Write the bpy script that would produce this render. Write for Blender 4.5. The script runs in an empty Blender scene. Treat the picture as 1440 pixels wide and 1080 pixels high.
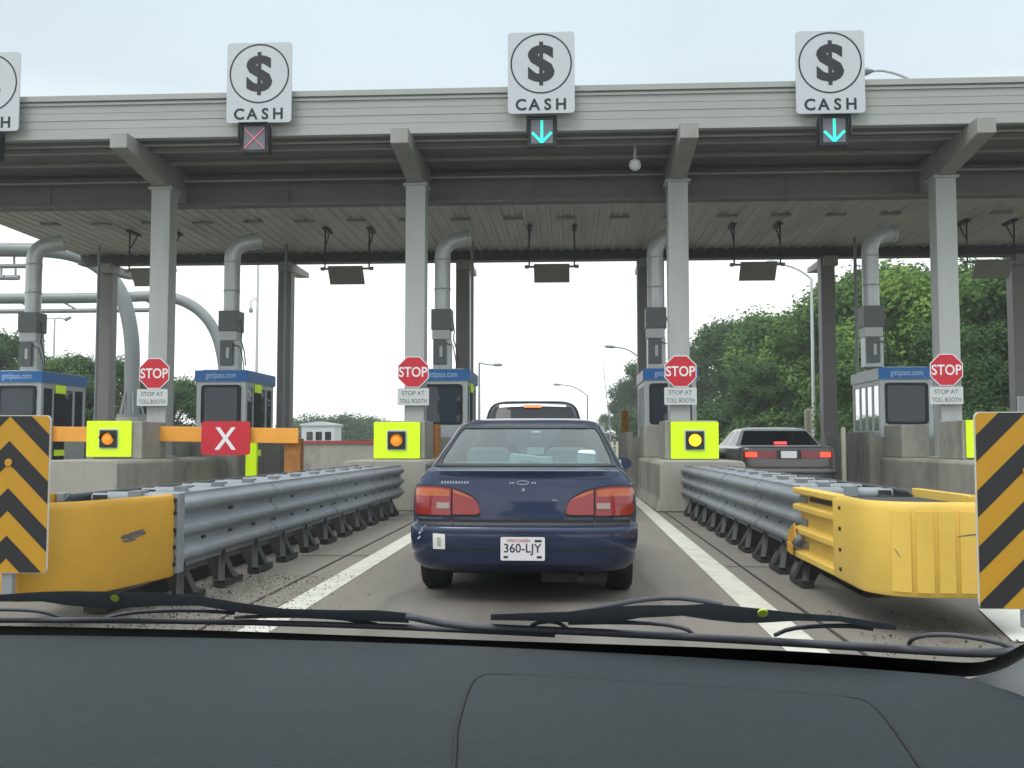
import bpy, math, random
from math import pi, sin, cos, tan, atan, radians, sqrt
from mathutils import Vector, Matrix, Euler
random.seed(7)
sc = bpy.context.scene
COL = sc.collection
V = Vector
# ------------------------------------------------------------------ camera (1440x1080 photograph, f = 1400 px)
F = 1400.0
CAM = V((0, 0, 1.15))
TH = atan(84 / F); PS = atan(80 / F * cos(TH))
CR = Euler((pi / 2 + TH, 0, PS)).to_matrix()
cd = bpy.data.cameras.new('camera'); cam = bpy.data.objects.new('camera', cd); COL.objects.link(cam)
cd.sensor_width = 36; cd.lens = 35; cd.clip_start = 0.05; cd.clip_end = 3000
cam.location = CAM; cam.rotation_euler = (pi / 2 + TH, 0, PS); sc.camera = cam
def ray(px, py): return CR @ V(((px - 720) / F, (540 - py) / F, -1))
def at(px, py, Y):
    d = ray(px, py); return CAM + d * (Y / d.y)
def onz(px, py, z=0):
    d = ray(px, py); return CAM + d * ((z - CAM.z) / d.z)

# ------------------------------------------------------------------ mesh builder
class MB:
    def __init__(s): s.v = []; s.f = []
    def add(s, vs, fs, M=None):
        o = len(s.v)
        s.v += [tuple(M @ V(p)) if M else tuple(p) for p in vs]
        s.f += [tuple(i + o for i in f) for f in fs]; return s
    def box(s, x0, x1, y0, y1, z0, z1, M=None):
        return s.add([(x0,y0,z0),(x1,y0,z0),(x1,y1,z0),(x0,y1,z0),(x0,y0,z1),(x1,y0,z1),(x1,y1,z1),(x0,y1,z1)],
              [(0,3,2,1),(4,5,6,7),(0,1,5,4),(1,2,6,5),(2,3,7,6),(3,0,4,7)], M)
    def prism(s, poly, y0, y1, M=None):            # poly (x,z) extruded along y
        n = len(poly)
        return s.add([(x,y0,z) for x,z in poly] + [(x,y1,z) for x,z in poly],
              [tuple(range(n)), tuple(range(2*n-1, n-1, -1))] + [(i, i+n, (i+1)%n+n, (i+1)%n) for i in range(n)], M)
    def plan(s, poly, z0, z1, M=None):             # poly (x,y) extruded along z
        n = len(poly)
        return s.add([(x,y,z0) for x,y in poly] + [(x,y,z1) for x,y in poly],
              [tuple(range(n-1,-1,-1)), tuple(range(n, 2*n))] + [(i, (i+1)%n, (i+1)%n+n, i+n) for i in range(n)], M)
    def tube(s, pts, r, n=10, caps=True):
        pts = [V(p) for p in pts]; rs = r if isinstance(r, (list, tuple)) else [r] * len(pts)
        vs = []; up = None
        for i, p in enumerate(pts):
            t = ((pts[min(i+1, len(pts)-1)] - pts[max(i-1, 0)])).normalized()
            if up is None:
                up = V((0,0,1)) if abs(t.z) < .9 else V((1,0,0))
            a = t.cross(up).normalized(); b = a.cross(t).normalized(); up = b
            for k in range(n):
                an = 2*pi*k/n; vs.append(p + a*cos(an)*rs[i] + b*sin(an)*rs[i])
        fs = [(i*n+k, i*n+(k+1)%n, (i+1)*n+(k+1)%n, (i+1)*n+k) for i in range(len(pts)-1) for k in range(n)]
        if caps: fs += [tuple(range(n-1,-1,-1)), tuple(range((len(pts)-1)*n, len(pts)*n))]
        return s.add(vs, fs)
    def bar(s, a, b, w, h):
        a = V(a); b = V(b); t = (b-a).normalized(); up = V((0,0,1)) if abs(t.z) < .95 else V((0,1,0))
        x = t.cross(up).normalized(); z = x.cross(t)
        vs = [p + x*sx*w/2 + z*sz*h/2 for p in (a,b) for sx,sz in ((-1,-1),(1,-1),(1,1),(-1,1))]
        return s.add(vs, [(3,2,1,0),(4,5,6,7),(0,1,5,4),(1,2,6,5),(2,3,7,6),(3,0,4,7)])
    def lathe(s, prof, axis='z', c=(0,0,0), n=24):  # prof list of (r, h)
        vs = []; fs = []
        for r, h in prof:
            for k in range(n):
                a = 2*pi*k/n
                p = (r*cos(a), r*sin(a), h) if axis == 'z' else ((h, r*cos(a), r*sin(a)) if axis == 'x' else (r*cos(a), h, -r*sin(a)))
                vs.append(V(p) + V(c))
        m = len(prof)
        fs = [(i*n+k, i*n+(k+1)%n, (i+1)*n+(k+1)%n, (i+1)*n+k) for i in range(m-1) for k in range(n)]
        fs += [tuple(range(n-1,-1,-1)), tuple(range((m-1)*n, m*n))]
        return s.add(vs, fs)
    def build(s, name, mat, parent=None, org=(0,0,0), smooth=False, bevel=0, seg=2, sub=0, angle=40):
        me = bpy.data.meshes.new(name)
        o3 = V(org)
        me.from_pydata([tuple(V(p) - o3) for p in s.v], [], s.f); me.validate(); me.update()
        mats = mat if isinstance(mat, list) else [mat]
        for m in mats: me.materials.append(m)
        if smooth:
            me.polygons.foreach_set('use_smooth', [True]*len(me.polygons))
            if smooth != 'all': me.set_sharp_from_angle(angle=radians(angle))
        ob = bpy.data.objects.new(name, me); COL.objects.link(ob)
        if parent: ob.parent = parent
        elif any(org): ob.location = o3
        if bevel:
            b = ob.modifiers.new('bevel', 'BEVEL'); b.width = bevel; b.segments = seg; b.limit_method = 'ANGLE'; b.angle_limit = radians(35)
        if sub:
            b = ob.modifiers.new('sub', 'SUBSURF'); b.levels = sub; b.render_levels = sub
        return ob
def tag(o, label=None, cat=None, group=None, kind=None):
    if label: o['label'] = label
    if cat: o['category'] = cat
    if group: o['group'] = group
    if kind: o['kind'] = kind
    return o
def thing(name, loc, label, cat, group=None, rz=0):
    o = bpy.data.objects.new(name, None); COL.objects.link(o); o.location = loc; o.rotation_euler.z = rz
    o.empty_display_size = .2
    return tag(o, label, cat, group)
def kids(o): return [c for c in bpy.data.objects if c.parent == o]
def dup(root, loc, label, parent=None, rz=None):
    r = root.copy(); COL.objects.link(r)
    if parent: r.parent = parent
    else:
        r.location = loc; r['label'] = label
        if rz is not None: r.rotation_euler.z = rz
    for ch in kids(root): dup(ch, None, None, r)
    return r

_tc = {}
def text(st, size, bold=0.0, font=None):
    """text outline as flat faces in XZ facing -Y, centred on the origin"""
    key = (st, size, bold)
    if key in _tc: return _tc[key]
    cu = bpy.data.curves.new('t', 'FONT'); cu.body = st; cu.size = size; cu.align_x = 'CENTER'; cu.align_y = 'CENTER'; cu.offset = bold*size; cu.resolution_u = 4
    ob = bpy.data.objects.new('t', cu); COL.objects.link(ob)
    dg = bpy.context.evaluated_depsgraph_get(); me = bpy.data.meshes.new_from_object(ob.evaluated_get(dg))
    vs = [(v.co.x, v.co.y) for v in me.vertices]; fs = [tuple(p.vertices) for p in me.polygons]
    cx = (min(v[0] for v in vs)+max(v[0] for v in vs))/2; cy = (min(v[1] for v in vs)+max(v[1] for v in vs))/2
    vs = [(x-cx, y-cy) for x, y in vs]
    bpy.data.objects.remove(ob); bpy.data.meshes.remove(me); bpy.data.curves.remove(cu)
    _tc[key] = (vs, fs); return vs, fs
def add_text(mb, st, size, c, bold=0, sx=1, th=.004, M=None):
    vs, fs = text(st, size, bold); n = len(vs)
    P = [(c[0]+x*sx, c[1]-th, c[2]+y) for x, y in vs]
    mb.add(P, fs, M); return mb

# ------------------------------------------------------------------ materials
def mat(name, col, rough=.6, metal=0, var=.0, scale=3, bump=0, bscale=40, emit=0, spec=.5, coat=0, stains=0, stain_col=None, stain_scale=.7, stretch=(1,1,1), fine=0):
    m = bpy.data.materials.new(name); m.use_nodes = True; nt = m.node_tree; N = nt.nodes; L = nt.links
    b = N['Principled BSDF']; b.inputs['Roughness'].default_value = rough; b.inputs['Metallic'].default_value = metal
    b.inputs['Specular IOR Level'].default_value = spec; b.inputs['Coat Weight'].default_value = coat; b.inputs['Coat Roughness'].default_value = .06
    b.inputs['Base Color'].default_value = (*col, 1)
    tc = N.new('ShaderNodeTexCoord'); mp = N.new('ShaderNodeMapping'); L.new(tc.outputs['Object'], mp.inputs[0]); mp.inputs['Scale'].default_value = stretch
    out = None
    if var:
        n = N.new('ShaderNodeTexNoise'); n.inputs['Scale'].default_value = scale; n.inputs['Detail'].default_value = 6; n.inputs['Roughness'].default_value = .65; L.new(mp.outputs[0], n.inputs['Vector'])
        r = N.new('ShaderNodeValToRGB'); r.color_ramp.elements[0].position = .3; r.color_ramp.elements[1].position = .7
        r.color_ramp.elements[0].color = (*[c*(1-var) for c in col], 1); r.color_ramp.elements[1].color = (*[min(1, c*(1+var)) for c in col], 1)
        L.new(n.outputs['Fac'], r.inputs[0]); out = r.outputs[0]
    if stains:
        n = N.new('ShaderNodeTexNoise'); n.inputs['Scale'].default_value = stain_scale; n.inputs['Detail'].default_value = 8; n.inputs['Roughness'].default_value = .7; L.new(mp.outputs[0], n.inputs['Vector'])
        r = N.new('ShaderNodeValToRGB'); r.color_ramp.elements[0].position = .48; r.color_ramp.elements[1].position = .72
        r.color_ramp.elements[0].color = (0,0,0,1); r.color_ramp.elements[1].color = (stains,)*3 + (1,)
        L.new(n.outputs['Fac'], r.inputs[0])
        mx = N.new('ShaderNodeMix'); mx.data_type = 'RGBA'; L.new(r.outputs[0], mx.inputs['Factor'])
        if out: L.new(out, mx.inputs['A'])
        else: mx.inputs['A'].default_value = (*col, 1)
        mx.inputs['B'].default_value = (*(stain_col or [c*.35 for c in col]), 1); out = mx.outputs['Result']
    if fine:
        n = N.new('ShaderNodeTexNoise'); n.inputs['Scale'].default_value = 90; n.inputs['Detail'].default_value = 3; L.new(tc.outputs['Object'], n.inputs['Vector'])
        r = N.new('ShaderNodeValToRGB'); r.color_ramp.elements[0].position = .3; r.color_ramp.elements[1].position = .7
        r.color_ramp.elements[0].color = (1-fine,)*3+(1,); r.color_ramp.elements[1].color = (1,1,1,1)
        L.new(n.outputs['Fac'], r.inputs[0])
        mx = N.new('ShaderNodeMix'); mx.data_type = 'RGBA'; mx.blend_type = 'MULTIPLY'; mx.inputs['Factor'].default_value = 1
        if out: L.new(out, mx.inputs['A'])
        else: mx.inputs['A'].default_value = (*col, 1)
        L.new(r.outputs[0], mx.inputs['B']); out = mx.outputs['Result']
    if out: L.new(out, b.inputs['Base Color'])
    if bump:
        n = N.new('ShaderNodeTexNoise'); n.inputs['Scale'].default_value = bscale; n.inputs['Detail'].default_value = 4; L.new(tc.outputs['Object'], n.inputs['Vector'])
        bp = N.new('ShaderNodeBump'); bp.inputs['Strength'].default_value = bump; bp.inputs['Distance'].default_value = .01; L.new(n.outputs['Fac'], bp.inputs['Height']); L.new(bp.outputs[0], b.inputs['Normal'])
    if emit:
        b.inputs['Emission Color'].default_value = (*col, 1); b.inputs['Emission Strength'].default_value = emit
    return m
def glass(name, tint, refl=1.0, rough=.02, base=None, opaq=0.0):
    """pane: fresnel mix of tinted transparent and glossy"""
    m = bpy.data.materials.new(name); m.use_nodes = True; nt = m.node_tree; N = nt.nodes; L = nt.links
    N.remove(N['Principled BSDF']); o = N['Material Output']
    t = N.new('ShaderNodeBsdfTransparent'); t.inputs[0].default_value = (*tint, 1)
    g = N.new('ShaderNodeBsdfGlossy'); g.inputs['Roughness'].default_value = rough
    lw = N.new('ShaderNodeFresnel'); lw.inputs['IOR'].default_value = 1.5
    mu = N.new('ShaderNodeMath'); mu.operation = 'MULTIPLY'; mu.inputs[1].default_value = refl; mu.use_clamp = True; L.new(lw.outputs[0], mu.inputs[0])
    mx = N.new('ShaderNodeMixShader'); L.new(mu.outputs[0], mx.inputs[0])
    src = t.outputs[0]
    if opaq:
        d = N.new('ShaderNodeBsdfDiffuse'); d.inputs[0].default_value = (*(base or (.1,.1,.1)), 1)
        m2 = N.new('ShaderNodeMixShader'); m2.inputs[0].default_value = opaq; L.new(src, m2.inputs[1]); L.new(d.outputs[0], m2.inputs[2]); src = m2.outputs[0]
    L.new(src, mx.inputs[1]); L.new(g.outputs[0], mx.inputs[2]); L.new(mx.outputs[0], o.inputs[0])
    return m
def lin(r, g, b):
    f = lambda c: (c/255/12.92) if c/255 < .04045 else ((c/255+.055)/1.055)**2.4
    return (f(r), f(g), f(b))
M = {}
M['asphalt'] = mat('asphalt', (.182,.172,.153), .88, var=.16, scale=1.2, bump=.5, bscale=160, stains=.35, stain_col=(.07,.064,.056), stain_scale=.5, stretch=(1,.18,1), fine=.35)
M['apron'] = mat('apron_concrete', (.205,.193,.165), .9, var=.18, scale=.9, bump=.4, bscale=110, stains=.55, stain_col=(.085,.078,.066), stain_scale=.9, stretch=(1,.3,1), fine=.3)
M['seam'] = mat('joint_sealant', (.03,.028,.026), .8)
M['line'] = mat('road_paint', (.50,.50,.44), .75, var=.12, scale=6, stains=.5, stain_col=(.25,.24,.2), stain_scale=4, bump=.2, bscale=120)
M['concrete'] = mat('concrete', (.36,.355,.31), .88, var=.12, scale=2, bump=.3, bscale=70, stains=.75, stain_col=(.14,.135,.115), stain_scale=1.1, fine=.15, stretch=(1,1,.5))
M['grass'] = mat('grass', (.06,.10,.03), .95, var=.35, scale=.6, bump=.5, bscale=30, fine=.4)
M['fascia'] = mat('fascia_metal', (.335,.352,.332), .5, var=.06, scale=1.2, stains=.35, stain_col=(.27,.275,.25), stain_scale=.8, stretch=(.25,1,1.5))
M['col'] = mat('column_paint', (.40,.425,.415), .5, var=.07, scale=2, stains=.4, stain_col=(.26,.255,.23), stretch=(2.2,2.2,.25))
M['rearcol'] = mat('backlit_column_paint', (.20,.20,.195), .55, var=.06, scale=2)  # column paint darkened: backlit shade put into the colour
M['beam'] = mat('beam_paint', (.28,.285,.26), .55, var=.10, scale=2, stains=.3, stain_col=(.17,.15,.12), stain_scale=1.6)
M['soffit'] = mat('soffit_metal', (.47,.47,.43), .5, var=.10, scale=1.5, stains=.4, stain_col=(.12,.115,.1), stain_scale=1.2, stretch=(1,.2,1))
M['girder'] = mat('girder_paint', (.15,.15,.138), .6, var=.12, scale=2)
M['galv'] = mat('galvanised_steel', (.225,.25,.268), .62, .15, var=.16, scale=9, stains=.5, stain_col=(.17,.175,.17), stain_scale=2.2, stretch=(1,.5,1))
M['galv_dark'] = mat('shaded_steel', (.042,.043,.043), .6, .3, var=.25, scale=5)  # steel darkened: soft shadow between and under the rails put into the colour
M['bolt'] = mat('dark_bolt', (.02,.02,.022), .6)
M['yellow'] = mat('yellow_nose_plastic', lin(220,185,84), .5, var=.06, scale=2.5, stains=.32, stain_col=(.50,.33,.04), stain_scale=1.8, bump=.08, bscale=8)
M['yellow2'] = mat('scuffed_yellow_plastic', lin(201,153,50), .55, var=.07, scale=2.5, stains=.3, stain_col=(.42,.25,.04), stain_scale=2.2, bump=.1, bscale=8)
M['tray'] = mat('dark_rubber_top', (.035,.037,.038), .8, var=.3, scale=6)
M['scuff'] = mat('scuff_mark', (.10,.10,.11), .8, var=.4, scale=30)
M['mark_y'] = mat('marker_yellow_sheeting', lin(182,136,24), .5, var=.05, scale=8)
M['mark_k'] = mat('marker_black', (.012,.013,.016), .45)
M['edge'] = mat('plate_edge', (.55,.55,.5), .5)
M['white'] = mat('white_sign_sheeting', (.49,.53,.56), .45, var=.03, scale=3)
M['ink'] = mat('sign_black_ink', (.010,.011,.02), .5)
M['red'] = mat('sign_red', lin(196,28,48), .4, var=.06, scale=4)
M['wht'] = mat('white_lettering', (.80,.80,.82), .5)
M['plaque'] = mat('plaque_grey_white', (.56,.60,.60), .5)
M['inkgrey'] = mat('faded_ink', (.12,.13,.14), .6)
M['lime'] = mat('fluorescent_lime', (.66,.98,.003), .5, var=.03, scale=5, emit=.12)
M['housing'] = mat('signal_housing', (.014,.018,.018), .5)
M['lens_face'] = mat('signal_lens_grey', (.16,.16,.19), .3)
M['cyan'] = mat('green_arrow_led', (.03,.78,.60), .4, emit=.5)
M['redx'] = mat('dim_red_cross_led', (.72,.22,.26), .4, emit=.25)
M['amber'] = mat('amber_lamp', (.95,.30,.02), .3, emit=.35)
M['amber_on'] = mat('amber_lamp_lit', (1.0,.66,.02), .3, emit=.95)
M['orange'] = mat('gate_arm_orange', lin(236,164,62), .5, var=.08, scale=4)
M['rust'] = mat('rusty_orange_post', (.36,.15,.035), .7, var=.25, scale=8)
M['booth'] = mat('booth_panel', (.56,.60,.62), .45, var=.04, scale=2, stains=.2, stain_col=(.3,.32,.33))
M['blue'] = mat('booth_blue_band', (.02,.17,.50), .4, var=.08, scale=4)
M['bluetxt'] = mat('booth_band_lettering', (.45,.62,.85), .5)
M['bglass'] = glass('booth_window_glass', (.30,.33,.38), 1.0, base=(.065,.08,.105), opaq=.82)
M['cglass'] = glass('booth_side_glass', (.75,.8,.82), .8)
M['slit'] = glass('booth_slit_glass', (.8,.85,.88), 4.5)
M['dark'] = mat('dark_interior', (.02,.02,.022), .8)
M['duct'] = mat('duct_metal', (.52,.555,.565), .38, .35, var=.08, scale=3)
M['hbox'] = mat('grey_box', (.13,.15,.15), .5, var=.08, scale=4)
M['wbox'] = mat('white_box', (.55,.58,.58), .5)
M['rod'] = mat('dark_rod', (.035,.035,.035), .5)
M['sensor'] = mat('sensor_panel', (.22,.215,.19), .5, var=.1, scale=3)
M['pole'] = mat('pale_pole', (.50,.53,.55), .45, .2, var=.05)
M['polegrey'] = mat('grey_pole', (.26,.28,.30), .5, .2, var=.05)
M['gantry'] = mat('gantry_steel', (.21,.235,.235), .5, .2, var=.08, scale=1)
M['dome'] = mat('white_dome', (.72,.74,.74), .3)
M['redrail'] = mat('red_rail', (.33,.05,.045), .6)
M['picket'] = mat('pale_picket', (.55,.53,.42), .7, var=.1)
M['shed'] = mat('pale_cladding', (.55,.60,.62), .6, var=.06, scale=1)
# cars
def paint(name, col, rough=.28, metal=.3):
    m = mat(name, col, rough, metal, coat=.8, spec=.5, var=.06, scale=40)
    return m
M['navy'] = paint('navy_paint', (.0075,.019,.064), .33, .25)
M['navy'] = mat('navy_paint', (.0075,.019,.064), .33, .25, coat=.75, var=.06, scale=40, stains=.22, stain_col=(.05,.055,.065), stain_scale=3)
M['bumpernavy'] = paint('navy_bumper_paint', (.0075,.017,.054), .42, .15)
M['suvpaint'] = paint('dark_paint', (.012,.013,.028), .3, .3)
M['silver'] = paint('taupe_silver_paint', (.075,.072,.069), .32, .5)
M['rubber'] = mat('tyre_rubber', (.012,.012,.013), .85, bump=.2, bscale=60)
M['trim'] = mat('black_trim', (.010,.011,.013), .5)
M['under'] = mat('underbody', (.008,.008,.008), .9)
M['rim'] = mat('wheel_rim', (.35,.36,.37), .4, .7)
M['exhaust'] = mat('exhaust_steel', (.04,.038,.036), .5, .6, var=.3, scale=10)
M['tail_r'] = mat('red_lens', (.24,.006,.010), .18, coat=.6, var=.10, scale=14)
M['tail_a'] = mat('amber_lens', (.40,.082,.018), .18, coat=.6, var=.10, scale=14)
M['tail_w'] = mat('clear_lens', (.30,.24,.22), .2, coat=.5)
M['tail_dr'] = mat('dark_red_strip', (.17,.012,.018), .25, coat=.4)
M['tail_on'] = mat('lit_brake_lens', (1.0,.07,.03), .3, emit=.75)
M['brake_on'] = mat('lit_high_brake_lens', (1.0,.17,.06), .3, emit=.9)
M['plate'] = mat('plate_white', (.66,.66,.68), .4)
M['plate_ink'] = mat('plate_ink', (.02,.02,.03), .5)
M['plate_red'] = mat('plate_red_ink', (.42,.07,.06), .5)
M['chrome'] = mat('chrome', (.62,.64,.68), .2, .9)
M['paper'] = mat('paper_sticker', (.66,.69,.64), .6)
M['scratch'] = mat('scratched_paint', (.36,.38,.46), .6)
M['carglass'] = glass('teal_car_glass', (.50,.72,.73), 1.2, .03, base=(.18,.33,.34), opaq=.09)
M['sideglass'] = glass('side_car_glass', (.6,.7,.7), 1.2, .02)
M['suvglass'] = glass('suv_tinted_glass', (.05,.06,.065), .6, .04, base=(.03,.038,.045), opaq=.85)
M['darkglass'] = glass('dark_car_glass', (.10,.12,.13), 1.0, .02, base=(.012,.016,.018), opaq=.6)
M['seat'] = mat('seat_cloth', (.20,.29,.29), .9, var=.1, scale=20)
M['shelf'] = mat('parcel_shelf', (.15,.18,.20), .9)
M['bag'] = mat('pale_bag', (.72,.82,.80), .7)
# own car
M['dash'] = mat('dash_vinyl', (.0225,.0300,.0355), .62, bump=.3, bscale=420, var=.12, scale=3, spec=.22, fine=.2)
M['dash_gap'] = mat('dash_seam', (.008,.009,.012), .8)
M['pillar'] = mat('pillar_trim', (.82,.85,.86), .6)
M['frit'] = mat('black_glass_border', (.004,.004,.006), .5)
M['wiper'] = mat('wiper_metal_black', (.23,.26,.30), .5, spec=.5)
M['blade'] = mat('wiper_rubber', (.06,.065,.08), .6)
M['wdot'] = mat('lime_wiper_dot', (.42,.56,.06), .5)
M['hood'] = paint('hood_paint', (.10,.10,.11), .35, .4)
M['cowl'] = mat('cowl_plastic', (.02,.02,.022), .7)
M['windshield'] = glass('windshield_glass', (.965,.975,.97), .12, .0)
M['litter'] = mat('leaf_litter', (.115,.10,.075), .95, var=.5, scale=14)
# trees
M['bark'] = mat('bark', (.10,.08,.06), .9, var=.3, scale=6, bump=.5, bscale=20)
def leafmat(name, c1, c2):
    m = bpy.data.materials.new(name); m.use_nodes = True; nt = m.node_tree; N = nt.nodes; L = nt.links; b = N['Principled BSDF']
    b.inputs['Roughness'].default_value = .75; b.inputs['Specular IOR Level'].default_value = .2
    tc = N.new('ShaderNodeTexCoord'); n = N.new('ShaderNodeTexNoise'); n.inputs['Scale'].default_value = .55; n.inputs['Detail'].default_value = 5; L.new(tc.outputs['Object'], n.inputs['Vector'])
    oi = N.new('ShaderNodeObjectInfo'); ma = N.new('ShaderNodeMath'); ma.operation = 'MULTIPLY_ADD'; ma.inputs[1].default_value = .35; L.new(oi.outputs['Random'], ma.inputs[0]); L.new(n.outputs['Fac'], ma.inputs[2])
    r = N.new('ShaderNodeValToRGB'); r.color_ramp.elements[0].position = .42; r.color_ramp.elements[1].position = .95; r.color_ramp.elements[0].color = (*c1,1); r.color_ramp.elements[1].color = (*c2,1)
    L.new(ma.outputs[0], r.inputs[0]); L.new(r.outputs[0], b.inputs['Base Color'])
    t = N.new('ShaderNodeBsdfTranslucent'); L.new(r.outputs[0], t.inputs[0]); mx = N.new('ShaderNodeMixShader'); mx.inputs[0].default_value = .25
    L.new(b.outputs[0], mx.inputs[1]); L.new(t.outputs[0], mx.inputs[2]); L.new(mx.outputs[0], N['Material Output'].inputs[0])
    return m
M['leaf_dark'] = leafmat('dark_leaf', (.033,.076,.027), (.078,.155,.043))
M['leaf_mid'] = leafmat('mid_leaf', (.05,.115,.032), (.125,.23,.052))
M['leaf_light'] = leafmat('light_leaf', (.08,.165,.038), (.18,.305,.062))

# ------------------------------------------------------------------ world, sun
w = bpy.data.worlds.new('World'); sc.world = w; w.use_nodes = True
nt = w.node_tree; N = nt.nodes; L = nt.links; bg = N['Background']
SUN_EL, SUN_AZ = radians(55), radians(215)          # sun azimuth, clockwise from +Y
sky = N.new('ShaderNodeTexSky'); sky.sky_type = 'NISHITA'; sky.sun_disc = False; sky.sun_elevation = SUN_EL; sky.sun_rotation = SUN_AZ; sky.dust_density = 6; sky.air_density = 1.0
mul = N.new('ShaderNodeMix'); mul.data_type = 'RGBA'; mul.blend_type = 'MULTIPLY'; mul.inputs['Factor'].default_value = 1; mul.inputs['B'].default_value = (.10,.10,.10,1)
L.new(sky.outputs[0], mul.inputs['A'])
# overcast veil: cloud layer, brightest towards the horizon in view and high overhead, faint mottling
tc = N.new('ShaderNodeTexCoord'); sep = N.new('ShaderNodeSeparateXYZ'); L.new(tc.outputs['Generated'], sep.inputs[0])
ramp = N.new('ShaderNodeValToRGB'); e = ramp.color_ramp.elements
e[0].position = 0; e[0].color = (1.38,1.40,1.38,1); e[1].position = 1; e[1].color = (1.75,1.82,1.85,1)
for p, c in ((.16,(1.14,1.18,1.17,1)), (.27,(.80,.87,.90,1)), (.33,(.60,.69,.735,1)), (.48,(.56,.67,.74,1)), (.62,(1.25,1.32,1.36,1))):
    q = e.new(p); q.color = c
L.new(sep.outputs['Z'], ramp.inputs[0])
cn = N.new('ShaderNodeTexNoise'); cn.inputs['Scale'].default_value = 1.9; cn.inputs['Detail'].default_value = 5; cn.inputs['Roughness'].default_value = .5; L.new(tc.outputs['Generated'], cn.inputs['Vector'])
cr = N.new('ShaderNodeMapRange'); cr.inputs['From Min'].default_value = .3; cr.inputs['From Max'].default_value = .7; cr.inputs['To Min'].default_value = .90; cr.inputs['To Max'].default_value = 1.10; L.new(cn.outputs['Fac'], cr.inputs['Value'])
cm = N.new('ShaderNodeMix'); cm.data_type = 'RGBA'; cm.blend_type = 'MULTIPLY'; cm.inputs['Factor'].default_value = 1; L.new(ramp.outputs[0], cm.inputs['A']); L.new(cr.outputs[0], cm.inputs['B'])
fin = N.new('ShaderNodeMix'); fin.data_type = 'RGBA'; fin.inputs['Factor'].default_value = .88; L.new(mul.outputs['Result'], fin.inputs['A']); L.new(cm.outputs['Result'], fin.inputs['B'])
L.new(fin.outputs['Result'], bg.inputs['Color']); bg.inputs['Strength'].default_value = 1.0
sl = bpy.data.lights.new('sun', 'SUN'); sl.energy = 0.9; sl.angle = radians(25); sl.color = (1, .97, .92)
so = bpy.data.objects.new('sun', sl); COL.objects.link(so)
sd = V((sin(SUN_AZ)*cos(SUN_EL), cos(SUN_AZ)*cos(SUN_EL), sin(SUN_EL)))
so.rotation_euler = (-sd).to_track_quat('-Z', 'Y').to_euler(); so.location = sd*100
sc.view_settings.view_transform = 'Standard'; sc.view_settings.look = 'None'; sc.view_settings.exposure = 0.40; sc.view_settings.gamma = 1
sc.cycles.use_denoising = True
sc.cycles.max_bounces = 6; sc.cycles.transparent_max_bounces = 16

# ------------------------------------------------------------------ ground
def sheet(name, poly, z, m, kind='structure'):
    mb = MB(); mb.add([(x, y, z) for x, y in poly], [tuple(range(len(poly)))])
    return tag(mb.build(name, m), kind=kind)
sheet('grass_verge', [(-400,-100),(400,-100),(400,420),(-400,420)], -.012, M['grass'])
sheet('plaza_pavement', [(-26,-12),(16,-12),(16,46),(13,80),(-2,220),(-30,220),(-26,46)], -.004, M['apron'])
def wear(m, c, hw):
    nt = m.node_tree; N = nt.nodes; L = nt.links; b = N['Principled BSDF']; src = b.inputs['Base Color'].links[0].from_socket
    tc = N.new('ShaderNodeTexCoord'); sp = N.new('ShaderNodeSeparateXYZ'); L.new(tc.outputs['Object'], sp.inputs[0])
    n = N.new('ShaderNodeTexNoise'); n.inputs['Scale'].default_value = .55; n.inputs['Detail'].default_value = 6; L.new(tc.outputs['Object'], n.inputs['Vector'])
    a = N.new('ShaderNodeMath'); a.operation = 'ADD'; a.inputs[1].default_value = -c; L.new(sp.outputs['X'], a.inputs[0])
    d = N.new('ShaderNodeMath'); d.operation = 'MULTIPLY_ADD'; d.inputs[1].default_value = .55; L.new(n.outputs['Fac'], d.inputs[0]); L.new(a.outputs[0], d.inputs[2])
    s_ = N.new('ShaderNodeMath'); s_.operation = 'SUBTRACT'; s_.inputs[1].default_value = .275; L.new(d.outputs[0], s_.inputs[0])
    ab = N.new('ShaderNodeMath'); ab.operation = 'ABSOLUTE'; L.new(s_.outputs[0], ab.inputs[0])
    r = N.new('ShaderNodeValToRGB'); e = r.color_ramp.elements; e[0].position = .10; e[0].color = (.62,.60,.58,1); e[1].position = hw; e[1].color = (1.08,1.07,1.05,1)
    q = e.new(.78); q.color = (1.08,1.07,1.05,1); q = e.new(.95); q.color = (.90,.89,.87,1); q = e.new(1.0); q.color = (1.15,1.14,1.1,1)
    L.new(ab.outputs[0], r.inputs[0])
    mx = N.new('ShaderNodeMix'); mx.data_type = 'RGBA'; mx.blend_type = 'MULTIPLY'; mx.inputs['Factor'].default_value = 1; L.new(src, mx.inputs['A']); L.new(r.outputs[0], mx.inputs['B']); L.new(mx.outputs['Result'], b.inputs['Base Color'])
wear(M['asphalt'], -.33, .52)
sheet('lane_asphalt', [(-1.92,-12),(1.28,-12),(1.32,17),(1.25,140),(-1.9,140)], .0, M['asphalt'])
sheet('neighbour_lane_asphalt', [(3.6,-12),(6.7,-12),(6.6,140),(3.6,140)], .0, M['asphalt'])
sheet('far_lane_asphalt', [(-7.3,-12),(-4.2,-12),(-4.2,140),(-7.3,140)], .0, M['asphalt'])
mb = MB()
for xa, xb, xc, xd in ((-2.02,-1.80,-2.06,-1.86), (1.14,1.40,1.28,1.47)):
    mb.add([(xa,-6,.004),(xb,-6,.004),(xd,22,.004),(xc,22,.004)], [(0,1,2,3)])
tag(mb.build('lane_edge_lines', M['line']), kind='structure')
a = [onz(1376,857), onz(1425,903), onz(1520,903), onz(1520,857)]
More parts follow.
